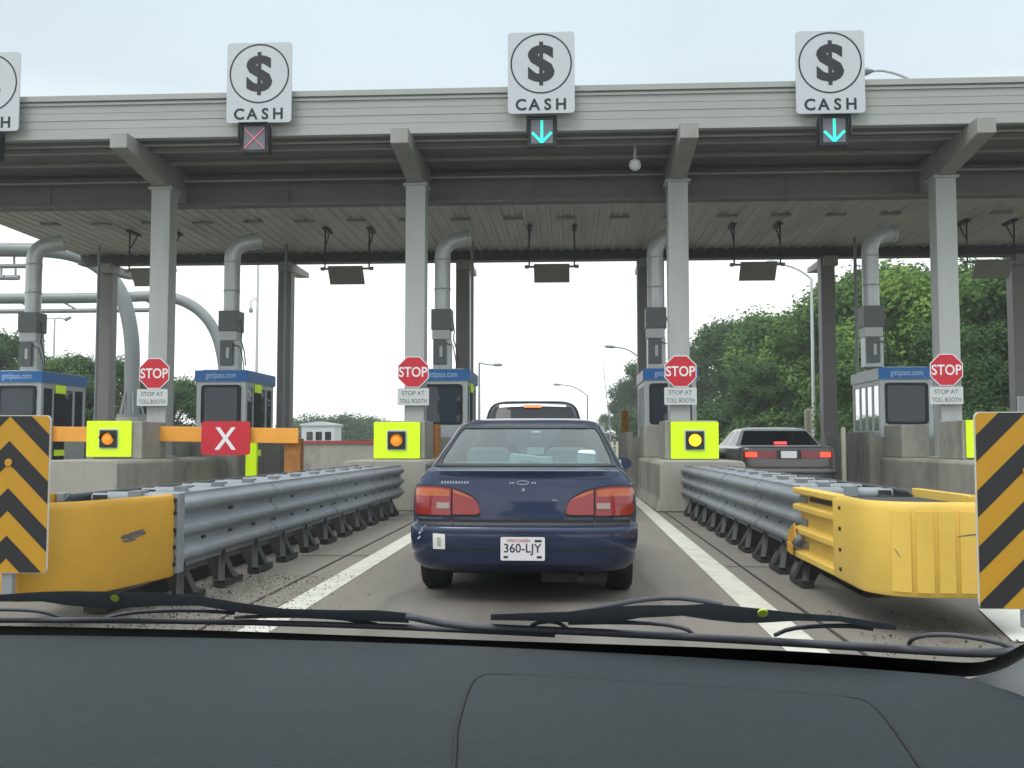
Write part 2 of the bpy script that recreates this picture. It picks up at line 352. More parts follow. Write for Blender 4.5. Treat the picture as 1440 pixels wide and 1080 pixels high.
sheet('painted_gore_patch', [(p.x, p.y) for p in a][::-1], .004, mat('gore_paint', (.66,.68,.63), .7, var=.05, stains=.3, stain_col=(.45,.45,.4), stain_scale=3))
mb = MB()
mb.box(1.60,1.622,2,24,.0015,.004); mb.box(-2.30,-2.28,2,24,.0015,.004)
for y in (9.5,14): mb.box(1.47,1.9,y,y+.015,.0015,.0042)
for y in (10.2,15): mb.box(-2.75,-2.06,y,y+.015,.0015,.0042)
tag(mb.build('pavement_joints', M['seam']), kind='structure')

# ------------------------------------------------------------------ islands
DX = 5.42
CX = [2.25 + DX*i for i in (-3,-2,-1,0,1)]           # column / island centre lines
CX[0] -= .15; CX[4] -= .05
def ribbed(mb, x0, x1, y0, y1, z0, z1): mb.box(x0,x1,y0,y1,z0,z1)
isl = thing('toll_island', (CX[3],17.0,0), 'stained concrete island between the navy sedan lane and the silver sedan lane', 'island', 'concrete toll islands')
mb = MB(); mb.prism([(-.78,0),(.78,0),(.72,.22),(.72,.80),(.66,.86),(-.66,.86),(-.72,.80),(-.72,.22)], 0, 5.6); mb.build('low_wall', M['concrete'], isl, bevel=.02)
mb = MB(); mb.box(-.48,.48,1.55,2.7,.862,1.58); mb.build('beacon_block', M['concrete'], isl, bevel=.02)
mb = MB(); mb.box(-.66,-.10,4.3,5.5,.862,1.55); mb.build('pedestal_block', M['concrete'], isl, bevel=.02)
mb = MB(); mb.box(-1.0,1.0,5.6,12.5,0,.18); mb.build('island_base', M['concrete'], isl, bevel=.03)
mb = MB()
mb.box(-.92,-.80,5.7,9.6,.182,1.42); mb.box(.80,.92,5.7,9.6,.182,1.42); mb.box(-.80,.80,5.7,5.85,.182,1.30)
for i in range(20):
    y = 5.75+i*.19
    mb.box(-.945,-.921,y,y+.09,.185,1.42); mb.box(.921,.945,y,y+.09,.185,1.42)
mb.build('guard_wall', M['concrete'], isl, bevel=.008, seg=1)
for i, lb in ((0,'stained concrete island at the far left edge, beside the leftmost blue-banded booth'), (1,'stained concrete island behind the closed lane gate with the red X panel'), (2,'stained concrete island along the left side of the navy sedan'), (4,'stained concrete island under the right-hand blue-banded booth, right of the silver sedan')):
    dup(isl, (CX[i],17.0,0), lb)

# ------------------------------------------------------------------ canopy
can = thing('toll_canopy', (0,18.7,0), 'long grey metal canopy on square columns spanning all the toll lanes', 'canopy')
O = can.location
X0, X1 = -15.1, 15.6
ZB, ZT = 7.10, 7.95
mb = MB()
mb.box(X0,X1,18.70,18.82,ZB,ZT)
mb.box(X0-.03,X1+.03,18.64,18.90,ZT-.09,ZT+.02)
mb.box(X0-.02,X1+.02,18.67,18.70,ZT-.17,ZT-.12)
mb.box(X0-.02,X1+.02,18.694,18.70,ZT-.32,ZT-.305)
mb.box(X0-.02,X1+.02,18.690,18.70,ZT-.47,ZT-.45)
mb.box(X0-.02,X1+.02,18.695,18.70,ZT-.63,ZT-.615)
mb.box(X0-.02,X1+.02,18.66,18.70,ZB,ZB+.05)
mb.build('fascia', M['fascia'], can, O, bevel=.006, seg=1)
mb = MB(); mb.box(X0+.05,X1-.05,18.83,29.9,7.55,7.70); mb.build('roof_deck', M['soffit'], can, O)
for xa in (X0,X1-.1):
    mb = MB(); mb.box(xa,xa+.1,18.83,29.75,6.98,7.9); mb.build('end_fascia', M['fascia'], can, O)
mb = MB(); mb.box(X0+.12,X1-.12,18.83,21.3,7.12,7.16)
mb.build('front_soffit', M['girder'], can, O)
for y, d in ((19.35,.09),(20.3,.07)):
    mb = MB(); mb.box(X0+.12,X1-.12,y,y+.10,7.115-d,7.118); mb.build('purlin', M['beam'], can, O, bevel=.01, seg=1)
mb = MB()
mb.box(X0+.12,X1-.12,21.42,21.50,6.46,7.2); mb.box(X0+.12,X1-.12,21.30,21.62,6.40,6.455); mb.box(X0+.12,X1-.12,21.30,21.62,7.0,7.05)
x = X0+.8
while x < X1: mb.box(x,x+.015,21.39,21.415,6.46,6.995); x += 2.71
mb.build('front_girder', M['girder'], can, O)
mb = MB(); mb.box(X0+.12,X1-.12,21.64,29.75,6.98,7.02)
x = X0+.2
while x < X1-.2:
    mb.prism([(x,6.978),(x+.03,6.945),(x+.10,6.945),(x+.13,6.978)],21.64,29.75); x += .305
mb.build('ribbed_ceiling', M['soffit'], can, O)
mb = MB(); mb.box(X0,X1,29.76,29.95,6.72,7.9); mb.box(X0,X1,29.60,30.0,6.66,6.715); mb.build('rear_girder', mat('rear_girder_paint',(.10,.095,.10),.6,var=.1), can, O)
for k in range(22):
    x = X0+1.2+k*1.36; mb = MB(); mb.box(x,x+.5,25.2,25.35,6.90,6.944); mb.build('ceiling_light', M['beam'], can, O)
for y, z in ((21.1,6.9),(19.0,7.06)):
    mb = MB(); mb.tube([(X0+.3,y,z),(X1-.3,y,z)],.027,8); mb.build('conduit', M['beam'], can, O)
for i, cx in enumerate(CX + [2.25+DX*2]):
    mb = MB(); mb.box(cx-.205,cx+.205,20.3,20.71,.865 if i < 5 else 0,6.62); mb.box(cx-.3,cx+.3,20.2,20.81,.866 if i<5 else 0,.90 if i<5 else .05); mb.box(cx-.26,cx+.26,20.25,20.76,6.52,6.57)
    mb.build('column', M['col'], can, O, bevel=.012)
    mb = MB(); mb.prism([(18.28,6.80),(18.28,7.10),(21.3,7.10),(21.3,6.46)],-.17,.17, Matrix.Translation((cx,0,0)) @ Matrix(((0,1,0,0),(1,0,0,0),(0,0,1,0),(0,0,0,1))))
    mb.build('cantilever_beam', M['beam'], can, O, bevel=.01, seg=1)
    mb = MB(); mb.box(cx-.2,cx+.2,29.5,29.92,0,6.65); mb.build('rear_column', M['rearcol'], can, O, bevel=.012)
    mb = MB(); mb.prism([(29.3,6.35),(29.3,6.64),(31.4,6.64),(31.4,6.48)],-.2,.2, Matrix.Translation((cx+.05,0,0)) @ Matrix(((0,1,0,0),(1,0,0,0),(0,0,1,0),(0,0,0,1))))
    mb.build('rear_bracket', M['beam'], can, O, bevel=.01, seg=1)
for cx in CX:
    mb = MB(); mb.tube([(cx+.42,28.2,.2),(cx+.42,28.2,6.95)],.045,8); mb.build('downpipe', M['polegrey'], can, O)

# ------------------------------------------------------------------ cash signs and lane signals
def rrect(w, h, r, n=6):
    pts = []
    for cx, cz, a0 in ((w/2-r,h/2-r,0),(-w/2+r,h/2-r,pi/2),(-w/2+r,-h/2+r,pi),(w/2-r,-h/2+r,3*pi/2)):
        for k in range(n+1):
            a = a0 + pi/2*k/n; pts.append((cx+r*cos(a), cz+r*sin(a)))
    return pts
def ring(mb, r0, r1, c, y, n=56):
    vs = []; 
    for k in range(n):
        a = 2*pi*k/n
        vs += [(c[0]+r0*cos(a), y, c[1]+r0*sin(a)), (c[0]+r1*cos(a), y, c[1]+r1*sin(a))]
    mb.add(vs, [(2*k, 2*k+1, (2*k+3)%(2*n), (2*k+2)%(2*n)) for k in range(n)])
SY = 18.50
sg = thing('cash_sign', (0,SY,0), '', 'sign', 'dollar cash signs on the canopy edge')
mb = MB(); mb.prism(rrect(1.27,1.58,.07),0,.035); mb.box(-.06,.06,.036,.14,-.55,.2); mb.build('panel', M['white'], sg, bevel=.004, seg=1)
mb = MB(); ring(mb,.555,.585,(0,.175),-.003); mb.build('ring', M['ink'], sg)
mb = MB(); add_text(mb,'S',.92,(0,0,.175),bold=.042,sx=1.18,th=.003); mb.box(-.038,.038,-.0045,-.0035,-.25,.60); mb.build('dollar_symbol', M['ink'], sg)
mb = MB()
for ch, x in (('C',-.385),('A',-.13),('S',.125),('H',.375)): add_text(mb,ch,.30,(x,0,-.615),bold=.03,sx=1.0,th=.003)
mb.build('lettering', M['ink'], sg)
def signal(kind, px, py, label):
    p = at(px, py, 18.42)
    t = thing('lane_signal', p, label, 'lane signal', 'lane signals under the cash signs')
    mb = MB(); mb.box(-.27,.27,0,.20,-.27,.27); mb.prism([(-.29,-.1),(-.27,-.1),(-.27,.27),(.27,.27),(.27,-.1),(.29,-.1),(.29,.29),(-.29,.29)],-.12,0); mb.box(-.05,.05,.205,.27,-.2,.28)
    mb.build('housing', M['housing'], t, bevel=.008, seg=1)
    mb = MB(); mb.box(-.205,.205,-.012,-.002,-.215,.235); mb.build('lens_panel', M['lens_face'], t)
    mb = MB()
    if kind == 'x':
        for s in (1,-1): mb.bar((-.19,-.02,-.19*s),(.19,-.02,.19*s),.028,.012)
        mb.build('cross_symbol', M['redx'], t)
    else:
        mb.box(-.026,.026,-.025,-.014,-.17,.225)
        mb.bar((0,-.0215,-.20),(-.185,-.0215,-.01),.012,.052); mb.bar((0,-.0235,-.20),(.185,-.0235,-.01),.012,.052)
        mb.build('arrow_symbol', M['cyan'], t)
    return t
signs = [((-17,129),'cash sign cut off by the left edge of the photo, dollar symbol in a circle',None),
         ((364.5,116),'cash sign with dollar symbol above the signal showing a dim red cross',('x',358,195)),
         ((761,102),'cash sign with dollar symbol above the green arrow over the navy sedan',('a',762,188)),
         ((1167.5,101),'cash sign with dollar symbol above the green arrow over the silver sedan lane',('a',1173,187))]
for i, ((px,py),lb,_) in enumerate(signs):
    p = at(px,py,SY)
    if i == 0: sg.location = p; sg['label'] = lb
    else: dup(sg, p, lb)
signal('x',-20,205,'dark lane signal box at the left photo edge under the cut-off cash sign')
signal('x',358,195,'black lane signal showing a dim pinkish red cross above the closed lane')
signal('a',762,186,'black lane signal with glowing green down arrow above the navy sedan')
signal('a',1173,184,'black lane signal with glowing green down arrow above the silver sedan lane')

# ------------------------------------------------------------------ dome camera
p0 = at(893,195,19.6); p1 = at(893,232,19.6)
t = thing('dome_camera', (p1.x,19.6,p1.z), 'small white dome camera hanging on a pipe below the canopy edge', 'camera')
mb = MB(); mb.tube([(0,0,.08),(0,0,7.12-p1.z)],.03,10); mb.build('drop_pipe', M['pole'], t, smooth=True)
mb = MB(); mb.lathe([(.03,.12),(.10,.08),(.12,.0),(.12,-.03)],n=20); mb.build('housing', M['dome'], t, smooth=True)
mb = MB(); mb.lathe([(.115,-.031),(.10,-.07),(.06,-.10),(.02,-.115)],n=20); mb.build('dome', M['dome'], t, smooth=True)

# ------------------------------------------------------------------ stop signs + plaques
st = thing('stop_sign', (0,20.2,0), '', 'stop sign', 'stop signs on the front columns')
def octo(r): return [(r*cos(pi/8+k*pi/4), r*sin(pi/8+k*pi/4)) for k in range(8)]
R8 = .345
mb = MB(); mb.prism(octo(R8),0,.012); mb.build('plate', M['wht'], st)
mb = MB(); mb.prism(octo(R8*.945),-.003,-.0005); mb.build('red_face', M['red'], st)
mb = MB(); add_text(mb,'STOP',.285,(0,-.004,0),bold=.016,sx=.86,th=.003); mb.build('lettering', M['wht'], st)
mb = MB(); mb.box(-.03,.03,.013,.09,-.25,.25); mb.build('bracket', M['polegrey'], st)
pq = thing('toll_plaque', (0,20.2,0), '', 'sign', 'stop at toll booth plaques')
mb = MB(); mb.prism(rrect(.65,.35,.02),0,.01); mb.box(-.2,.2,.0105,.09,-.03,.03); mb.build('plate', M['plaque'], pq)
mb = MB(); add_text(mb,'STOP AT',.12,(0,-.0,.075),bold=.006,th=.003); mb.build('lettering', M['inkgrey'], pq)
mb = MB(); add_text(mb,'TOLL BOOTH',.12,(0,0,-.085),bold=.006,sx=.76,th=.003); mb.build('lettering', M['inkgrey'], pq)
where = ['on the column in front of the closed lane at left','on the column left of the navy sedan','on the column right of the navy sedan','on the rightmost front column beside the far right booth']
for i, (px,py) in enumerate(((217,525),(581,523),(957,522),(1331,520))):
    p = at(px,py,20.2); q = at((214,581,957,1331)[i],(559,558,557,556)[i],20.2)
    if i == 0: st.location = p; st['label'] = 'red stop sign '+where[0]; pq.location = q; pq['label'] = 'STOP AT TOLL BOOTH plaque '+where[0]
    else: dup(st,p,'red stop sign '+where[i]); dup(pq,q,'STOP AT TOLL BOOTH plaque '+where[i])

# ------------------------------------------------------------------ beacons
def beacon(px, py, on, label):
    p = at(px,py,18.50)
    t = thing('flashing_beacon', p, label, 'beacon', 'lime beacon panels on the island blocks')
    mb = MB(); mb.prism(rrect(.87,.68,.02),0,.03); mb.build('panel', M['lime'], t)
    mb = MB(); mb.box(-.19,.19,-.006,-.001,-.19,.19); mb.build('backing', M['plaque'], t)
    mb = MB(); mb.box(-.165,.165,-.05,-.007,-.165,.165); mb.build('housing', M['housing'], t, bevel=.01)
    mb = MB(); mb.lathe([(.115,-.051),(.105,-.075),(.07,-.10),(.02,-.11)],'y',n=24); mb.build('lamp', M['amber_on' if on else 'amber'], t, smooth=True)
    mb = MB()
    n = 12; vs = []
    for k in range(n+1):
        a = pi*k/n; vs += [(.135*cos(a),-.051,.135*sin(a)),(.135*cos(a),-.14,.13*sin(a)),(.127*cos(a),-.051,.127*sin(a)),(.127*cos(a),-.14,.122*sin(a))]
    fs = []
    for k in range(n):
        a = 4*k; b = a+4; fs += [(a,a+1,b+1,b),(a+2,b+2,b+3,a+3),(a+1,a+3,b+3,b+1)]
    mb.add(vs,fs); mb.build('visor', M['housing'], t)
beacon(153,617,False,'lime yellow beacon panel with unlit amber lamp, left of the orange gate arm')
beacon(558,619,False,'lime yellow beacon panel with unlit orange lamp, just left of the navy sedan')
beacon(977,619,True,'lime yellow beacon panel with bright lit yellow lamp, right of the navy sedan')
beacon(1394,617,False,'lime yellow beacon panel half hidden behind the right striped marker')

# ------------------------------------------------------------------ booths
bo = thing('toll_booth', (0,0,0), '', 'booth', 'toll booths under the canopy')
W, D, z0, z1 = .60, 2.2, .18, 2.92
mb = MB()   # frame: corner posts, lower panels, header, roof
for x in (-W,W-.12):
    mb.box(x,x+.12,0,.12,z0,2.62); mb.box(x,x+.12,D-.12,D,z0,2.62)
mb.box(-W+.12,W-.12,0,.06,z0,1.62); mb.box(-W+.12,W-.12,0,.06,2.53,2.62)
mb.box(-W+.12,W-.12,D-.06,D,z0,1.62); mb.box(-W+.12,W-.12,D-.06,D,2.53,2.62)
for x in (-W,W-.06):
    mb.box(x,x+.06,.12,D-.12,z0,1.45); mb.box(x,x+.06,.12,D-.12,2.50,2.62)
    for y in (.55,1.05,1.55): mb.box(x,x+.06,y,y+.09,1.45,2.50)
mb.build('wall', M['booth'], bo, bevel=.008, seg=1)
mb = MB(); mb.box(-W-.03,W+.03,-.03,D+.03,2.62,2.88); mb.box(-W+.1,W-.1,.1,D-.1,2.881,2.93); mb.build('roof', M['booth'], bo, bevel=.01)
mb = MB(); mb.box(-W-.035,W+.035,-.045,-.031,2.635,2.90); mb.box(W+.031,W+.045,-.03,D+.03,2.635,2.90); mb.build('blue_band', M['blue'], bo)
mb = MB(); add_text(mb,'getipass.com',.20,(0,-.046,2.76),bold=.012,sx=.72,th=.003); mb.build('band_lettering', M['bluetxt'], bo)
mb = MB(); mb.prism([(x,z+2.075) for x,z in rrect(.94,.92,.08)],.015,.03); fw = mb.build('front_window', M['bglass'], bo)
mb = MB(); o_ = [(x,z+2.075) for x,z in rrect(.98,.96,.10)]; i_ = [(x,z+2.075) for x,z in rrect(.86,.84,.07)]; n = len(o_)
mb.add([(x,-.012,z) for x,z in o_]+[(x,-.012,z) for x,z in i_],[(k,(k+1)%n,(k+1)%n+n,k+n) for k in range(n)]); mb.build('gasket', M['trim'], fw)
mb = MB(); mb.box(-W+.02,-W+.035,.12,D-.12,1.45,2.50); mb.build('side_window', M['cglass'], bo)
mb = MB(); mb.box(W-.035,W-.02,.12,D-.12,1.45,2.50); mb.build('side_window', M['bglass'], bo)
mb = MB(); mb.box(-W+.12,W-.12,D-.04,D-.025,1.62,2.53); mb.build('rear_window', M['cglass'], bo)
for za, zb_ in ((2.40,2.60),(.85,1.0)):
    mb = MB(); mb.box(W+.021,W+.04,.62,1.1,za,zb_); mb.build('lime_panel', M['lime'], bo)
mb = MB(); mb.box(W+.001,W+.02,.60,1.12,.30,2.39); mb.build('door', M['dark'], bo, bevel=.01)
mb = MB(); mb.box(-.42,.42,.5,1.6,.18,1.25); mb.box(-.2,.15,.75,1.0,1.251,1.55); mb.build('counter', M['dark'], bo)
bl = ['blue-banded toll booth cut off by the left photo edge','blue-banded toll booth behind the red X panel of the closed lane','blue-banded toll booth partly hidden by the stop sign left of the navy sedan','toll booth partly hidden by the stop sign right of the navy sedan','pale toll booth with narrow side windows right of the silver sedan']
BX = [-13.3,-8.28,-2.98,2.36,7.74]
for i, x in enumerate(BX):
    if i == 0: bo.location = (x,23.3,0); bo['label'] = bl[0]
    else:
        r_ = dup(bo,(x,23.3,0),bl[i])
        if i >= 3:
            for ch in kids(r_):
                if ch.name.startswith('side_window'): ch.material_slots[0].link = 'OBJECT'; ch.material_slots[0].material = M['slit']
# ducts standing on booth roofs
du = thing('ventilation_duct', (0,23.62,2.931), '', 'duct', 'ducts rising from the booth roofs')
mb = MB(); pts = [(0,0,1.35),(0,0,2.74)]
for k in range(1,11):
    a = radians(80)*k/10; d_ = .40-.40*cos(a); pts.append((d_*.93,d_*.37,2.74+.40*sin(a)))
l_ = V(pts[-1]); e_ = (l_-V(pts[-2])).normalized(); pts += [tuple(l_+e_*.12),tuple(l_+e_*.30)]
mb.tube(pts,.19,20); mb.tube([l_+e_*.26,l_+e_*.33],.215,20)
for z in (1.9,2.6): mb.lathe([(.196,z),(.205,z+.02),(.196,z+.04)],n=20)
mb.build('duct_pipe', M['duct'], du, smooth=True)
mb = MB(); mb.box(-.24,.24,-.24,.24,.93,1.42); mb.build('damper_box', M['hbox'], du, bevel=.01)
mb = MB(); mb.box(-.22,.20,-.2,.2,.70,.929); mb.build('white_collar', M['wbox'], du, bevel=.01)
mb = MB(); mb.box(-.20,.22,-.16,.2,0,.699); mb.build('plenum', M['duct'], du, bevel=.01)
mb = MB(); mb.box(-.19,.12,-.24,-.161,.10,.68); mb.build('control_box', M['hbox'], du, bevel=.01)
mb = MB(); mb.prism([(x-.0,z+.40) for x,z in rrect(.07,.26,.03)],-.25,-.241); mb.build('meter', M['wbox'], du)
mb = MB(); mb.tube([(.26,-.1,1.2),(.30,-.1,.9),(.28,-.1,.7),(.36,-.1,.45),(.40,-.1,.1)],.015,6); mb.tube([(.12,-.22,.6),(.28,-.2,.55),(.34,-.1,.2),(.36,-.1,.0)],.013,6); mb.build('cable', M['rod'], du)
dl = ['round metal duct on the leftmost toll booth roof','round metal duct on the booth behind the red X panel','round metal duct on the booth left of the navy sedan','round metal duct on the booth right of the navy sedan','round metal duct on the pale booth at right']
for i, px in enumerate((45,325,622,922,1226)):
    x = at(px,480,23.62).x
    if i == 0: du.location = (x,23.62,2.931); du['label'] = dl[0]
    else: dup(du,(x,23.62,2.931),dl[i])

# ------------------------------------------------------------------ hanging sensor panels
hp = thing('overhead_antenna', (0,26.2,0), '', 'sensor panel', 'antenna panels hung over the lanes')
mb = MB(); mb.prism([(-.17,.20),(.17,-.22),(.13,-.26),(-.21,.16)],-.47,.47, Matrix(((0,1,0,0),(1,0,0,0),(0,0,1,0),(0,0,0,1)))); mb.build('panel', M['sensor'], hp, bevel=.008)
mb = MB(); mb.tube([(-.72,.05,.16),(.72,.05,.16)],.03,8); mb.build('cross_bar', M['polegrey'], hp)
for s in (-1,1):
    mb = MB(); mb.tube([(s*.60,.05,.16),(s*.60,.05,1.25)],.022,8); mb.tube([(s*.60,.05,.75),(s*.60+.0,.55,1.25)],.018,6); mb.box(s*.60-.07,s*.60+.07,-.05,.6,1.22,1.27); mb.build('hanger_rod', M['rod'], hp)
    mb = MB(); mb.lathe([(.05,-.05),(.05,.05)],'x',(s*.66,.05,.16),10); mb.build('clamp', M['polegrey'], hp)
hl = ['hung antenna panel over the outer lane at far left','hung antenna panel over the closed lane','hung antenna panel straight above the dark SUV','hung antenna panel over the silver sedan','hung antenna panel against the trees at far right']
for i, (px,py) in enumerate(((210,415),(487,407),(776,404),(1066,404),(1396,405))):
    p = at(px,py,26.2); p.z = 5.69
    if i == 0: hp.location = p; hp['label'] = hl[0]
    else: dup(hp,p,hl[i])

# ------------------------------------------------------------------ gate arms
def gate(px0, px1, pxp, py, label, flip):
    a = at(px0,py-1,19.4); b = at(px1,py+2,19.4); c = at(pxp,py+5,19.3)
    t = thing('gate_arm', (a.x,19.4,0), label, 'gate', 'orange lane gates')
    mb = MB(); mb.bar(a,b,.05,.30); mb.build('arm', M['orange'], t, (a.x,19.4,0), bevel=.008, seg=1)
    mb = MB(); mb.box(-.12,.16,-.14,.14,a.z-.35,a.z+.17); mb.build('pivot_box', M['polegrey'], t, bevel=.015)
    sg = MB(); sg.prism([(x+c.x,z+c.z) for x,z in rrect(.97,.66,.06)],19.26,19.30); s = sg.build('x_panel', M['red'], t, (a.x,19.4,0))
    mb = MB(); add_text(mb,'X',.62,(c.x,19.258,c.z-.01),bold=.016,sx=.9,th=.002); mb.build('x_letter', M['wht'], s, (a.x,19.4,0))
    return t, a, b
g, a, b = gate(212,420,318,611,'orange gate arm with red X panel closing the lane at left',False)
mb = MB(); mb.box(b.x-.30,b.x+.02,19.47,19.72,0,b.z-.05); mb.build('rest_post', M['rust'], g, (a.x,19.4,0), bevel=.01)
gate(-140,128,38,609,'orange gate arm mostly hidden behind the left chevron marker',True)
mb = MB(); p = at(354,640,21.6); mb.box(-.12,.12,-.06,.06,0,1.28); t = mb.build('lime_post', M['lime'], None, (0,0,0), bevel=.01); t.location = (p.x,21.6,0); tag(t,'lime yellow delineator post behind the red X panel','post')
# bollards
def bollard(px, Y, h, r, m, label):
    x = at(px,620,Y).x; mb = MB(); mb.lathe([(r,0),(r,h-.04),(r*.8,h),(r*.3,h+.02)],n=16); o = mb.build('bollard', M[m], None, smooth=True); o.location = (x,Y,0 if Y < 24 else .18); tag(o,label,'bollard')
bollard(879,26.5,1.85,.10,'rust','tall ochre bollard right of the navy sedan roof, beside the tree gap')
bollard(613,20.9,1.55,.10,'rust','rusty brown bollard against the concrete block left of the navy sedan')
bollard(1137,30.5,2.0,.11,'picket','pale yellow bollard above the silver sedan roof beside the lamp pole')
bollard(1186,22.4,1.5,.055,'picket','pale yellow bollard left of the pale booth at right')

# ------------------------------------------------------------------ crash attenuators
def thrie(zb, zt, amp, side):
    pts = []; H = zt-zb
    prof = [(k/36, .5-.5*cos(2*pi*3*k/36)) for k in range(37)]
    prof = [(f, min(1,max(0,1.35*(a-.5)+.5))) for f,a in prof]
    return [(side*(a*amp), zb+f*H) for f,a in prof]
def rail_mesh(x, y0, y1, zb, zt, side, npan, amp=.07):
    mb = MB(); seg = (y1-y0)/npan
    for k in range(npan):
        ya = y0+k*seg; yb = min(ya+seg+.20, y1)
        pf = thrie(zb,zt,amp,side); n = len(pf); th = .012
        def lay(y,o): return [(x+side*o+px_, y, z) for px_,z in pf]
        # near end of each panel overlaps outside the next one
        A = lay(ya,.010); B = lay(yb,.0)
        A2 = lay(ya,.002); B2 = lay(yb,-.008)
        vs = A+B+A2+B2
        fs = [(i,i+1,n+i+1,n+i) for i in range(n-1)] + [(2*n+i,3*n+i,3*n+i+1,2*n+i+1) for i in range(n-1)]
        fs += [(i,2*n+i,2*n+i+1,i+1) for i in range(n-1)] + [(n+i,n+i+1,3*n+i+1,3*n+i) for i in range(n-1)]
        fs += [(0,n,3*n,2*n),(n-1,3*n-1,4*n-1,2*n-1)]
        mb.add(vs,fs)
    return mb
def attenuator(cx, hw, y0, y1, label, nose):
    t = thing('crash_cushion', (cx,y0,0), label, 'crash barrier', 'guardrail crash cushions in front of the islands')
    org = (cx,y0,0)
    for s in (-1,1):
        rail_mesh(cx+s*(hw-.07), y0, y1, .25, .79, s, 4, .062).build('guardrail', M['galv'], t, org, smooth=True, angle=50)
    k = 0; y = y0+.35
    while y < y1-.2:
        mb = MB()
        mb.box(cx-hw+.10,cx+hw-.10,y-.03,y+.03,.30,.74)
        for s in (-1,1): mb.box(cx+s*(hw-.16)-.05,cx+s*(hw-.16)+.05,y-.06,y+.06,.26,.77)
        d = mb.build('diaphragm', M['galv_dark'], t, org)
        mb = MB(); mb.tube([(cx-hw+.09,y,.735),(cx+hw-.09,y,.735)],.05,10); mb.tube([(cx-hw+.12,y+.16,.75),(cx+hw-.12,y+.16,.75)],.035,8); mb.box(cx-.05,cx+.05,y-.07,y+.07,.72,.80); mb.build('top_bar', M['galv'], d, org, smooth=True)
        for s in (-1,1):
            mb = MB(); mb.bar((cx+s*(hw-.22),y,.36),(cx+s*(hw-.02),y-.04,.02),.07,.16); mb.bar((cx+s*(hw-.02),y-.26,.03),(cx+s*(hw-.02),y+.18,.03),.10,.05); mb.bar((cx+s*(hw-.10),y+.03,.34),(cx+s*(hw-.0),y-.26,.04),.05,.05)
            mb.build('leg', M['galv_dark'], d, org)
        y += .86
    mb = MB(); mb.bar((cx,y0-.3,.06),(cx,y1,.06),.16,.10); mb.tube([(cx-hw+.2,y0,.72),(cx-hw+.2,y1-.2,.72)],.02,6); mb.tube([(cx+hw-.2,y0,.72),(cx+hw-.2,y1-.2,.72)],.02,6)
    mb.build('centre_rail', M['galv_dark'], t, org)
    for s in (-1,1):
        y = y0+.7
        while y < y1-.3:
            for z in (.430,.615):
                if z < .5 or (int(y*3) % 3 == 0): mb = MB(); mb.box(cx+s*(hw-.072)-.012,cx+s*(hw-.072)+.020,y-.04,y+.04,z-.010,z+.010); mb.build('slot_bolt', M['bolt'], t, org)
            y += .62
    return t, org
def linsp_(a, b, n): return [a+(b-a)*k/(n-1) for k in range(n)]
def shell(mb, outer, z0, z1, th=.03, zs=None):
    """open-topped wall following the plan polyline outer [(x,y)], inner offset towards centroid"""
    n = len(outer); cx = sum(p[0] for p in outer)/n; cy = max(p[1] for p in outer)
    inner = []
    for x, y in outer:
        d = V((cx-x, cy-y)); d.normalize(); inner.append((x+d.x*th, y+d.y*th))
    zz = [z0, z0+.02, z1-.05, z1-.015, z1]; oo = [.012, 0, 0, .006, .02]
    vs = []; m = len(zz)
    for z, o in zip(zz, oo):
        for x, y in outer:
            d = V((cx-x, cy-y)); d.normalize(); vs.append((x+d.x*o, y+d.y*o, z(x,y) if callable(z) else z))
    fs = [(r*n+i, r*n+i+1, (r+1)*n+i+1, (r+1)*n+i) for r in range(m-1) for i in range(n-1)]
    b = len(vs); vs += [(x,y,z1) for x,y in inner] + [(x,y,z0) for x,y in inner]
    fs += [((m-1)*n+i, (m-1)*n+i+1, b+i+1, b+i) for i in range(n-1)] + [(b+i, b+i+1, b+n+i+1, b+n+i) for i in range(n-1)] + [(b+n+i, b+n+i+1, i+1, i) for i in range(n-1)]
    mb.add(vs, fs)
# right cushion
t, org = attenuator(2.31,.43,8.05,17.0,'grey guardrail crash cushion with ribbed yellow nose, right of the navy sedan',None)
xl, xr, yf, rr = 1.822, 2.80, 6.10, .34
def plan_r(d=0):
    pts = [(xl-d,7.05)]; 
    for k in range(9):
        a = pi/2*k/8; pts.append((xl-d+rr+d-(rr+d)*cos(a), yf+rr-(rr+d)*sin(a)))
    nx = 8
    for k in range(1,nx): pts.append((xl+rr+(xr-xl-2*rr)*k/nx, yf-d))
    for k in range(9):
        a = pi/2*k/8; pts.append((xr-rr+(rr+d)*sin(a), yf+rr-(rr+d)*cos(a)))
    pts.append((xr+d,7.05)); return pts
mb = MB(); shell(mb, plan_r(), .235, .80, .04)
nose = mb.build('nose', M['yellow'], t, org, smooth=True, angle=35)
mb = MB()
for k in range(7):
    x0 = xl+.12+k*.125
    if x0+.1 > xr-.1: break
    # raised vertical ribs on the nose front, following its curve
    def yy(x):
        if x < xl+rr: return yf+rr-sqrt(max(0,rr*rr-(xl+rr-x)**2))
        if x > xr-rr: return yf+rr-sqrt(max(0,rr*rr-(x-xr+rr)**2))
        return yf
    xs = [x0+.095*i/4 for i in range(5)]
    f = [(x,yy(x)-.009) for x in xs]; bk = [(x,yy(x)+.003) for x in reversed(xs)]
    mb.plan(f+bk, .265, .745)
mb.build('nose_rib', M['yellow'], nose, org)
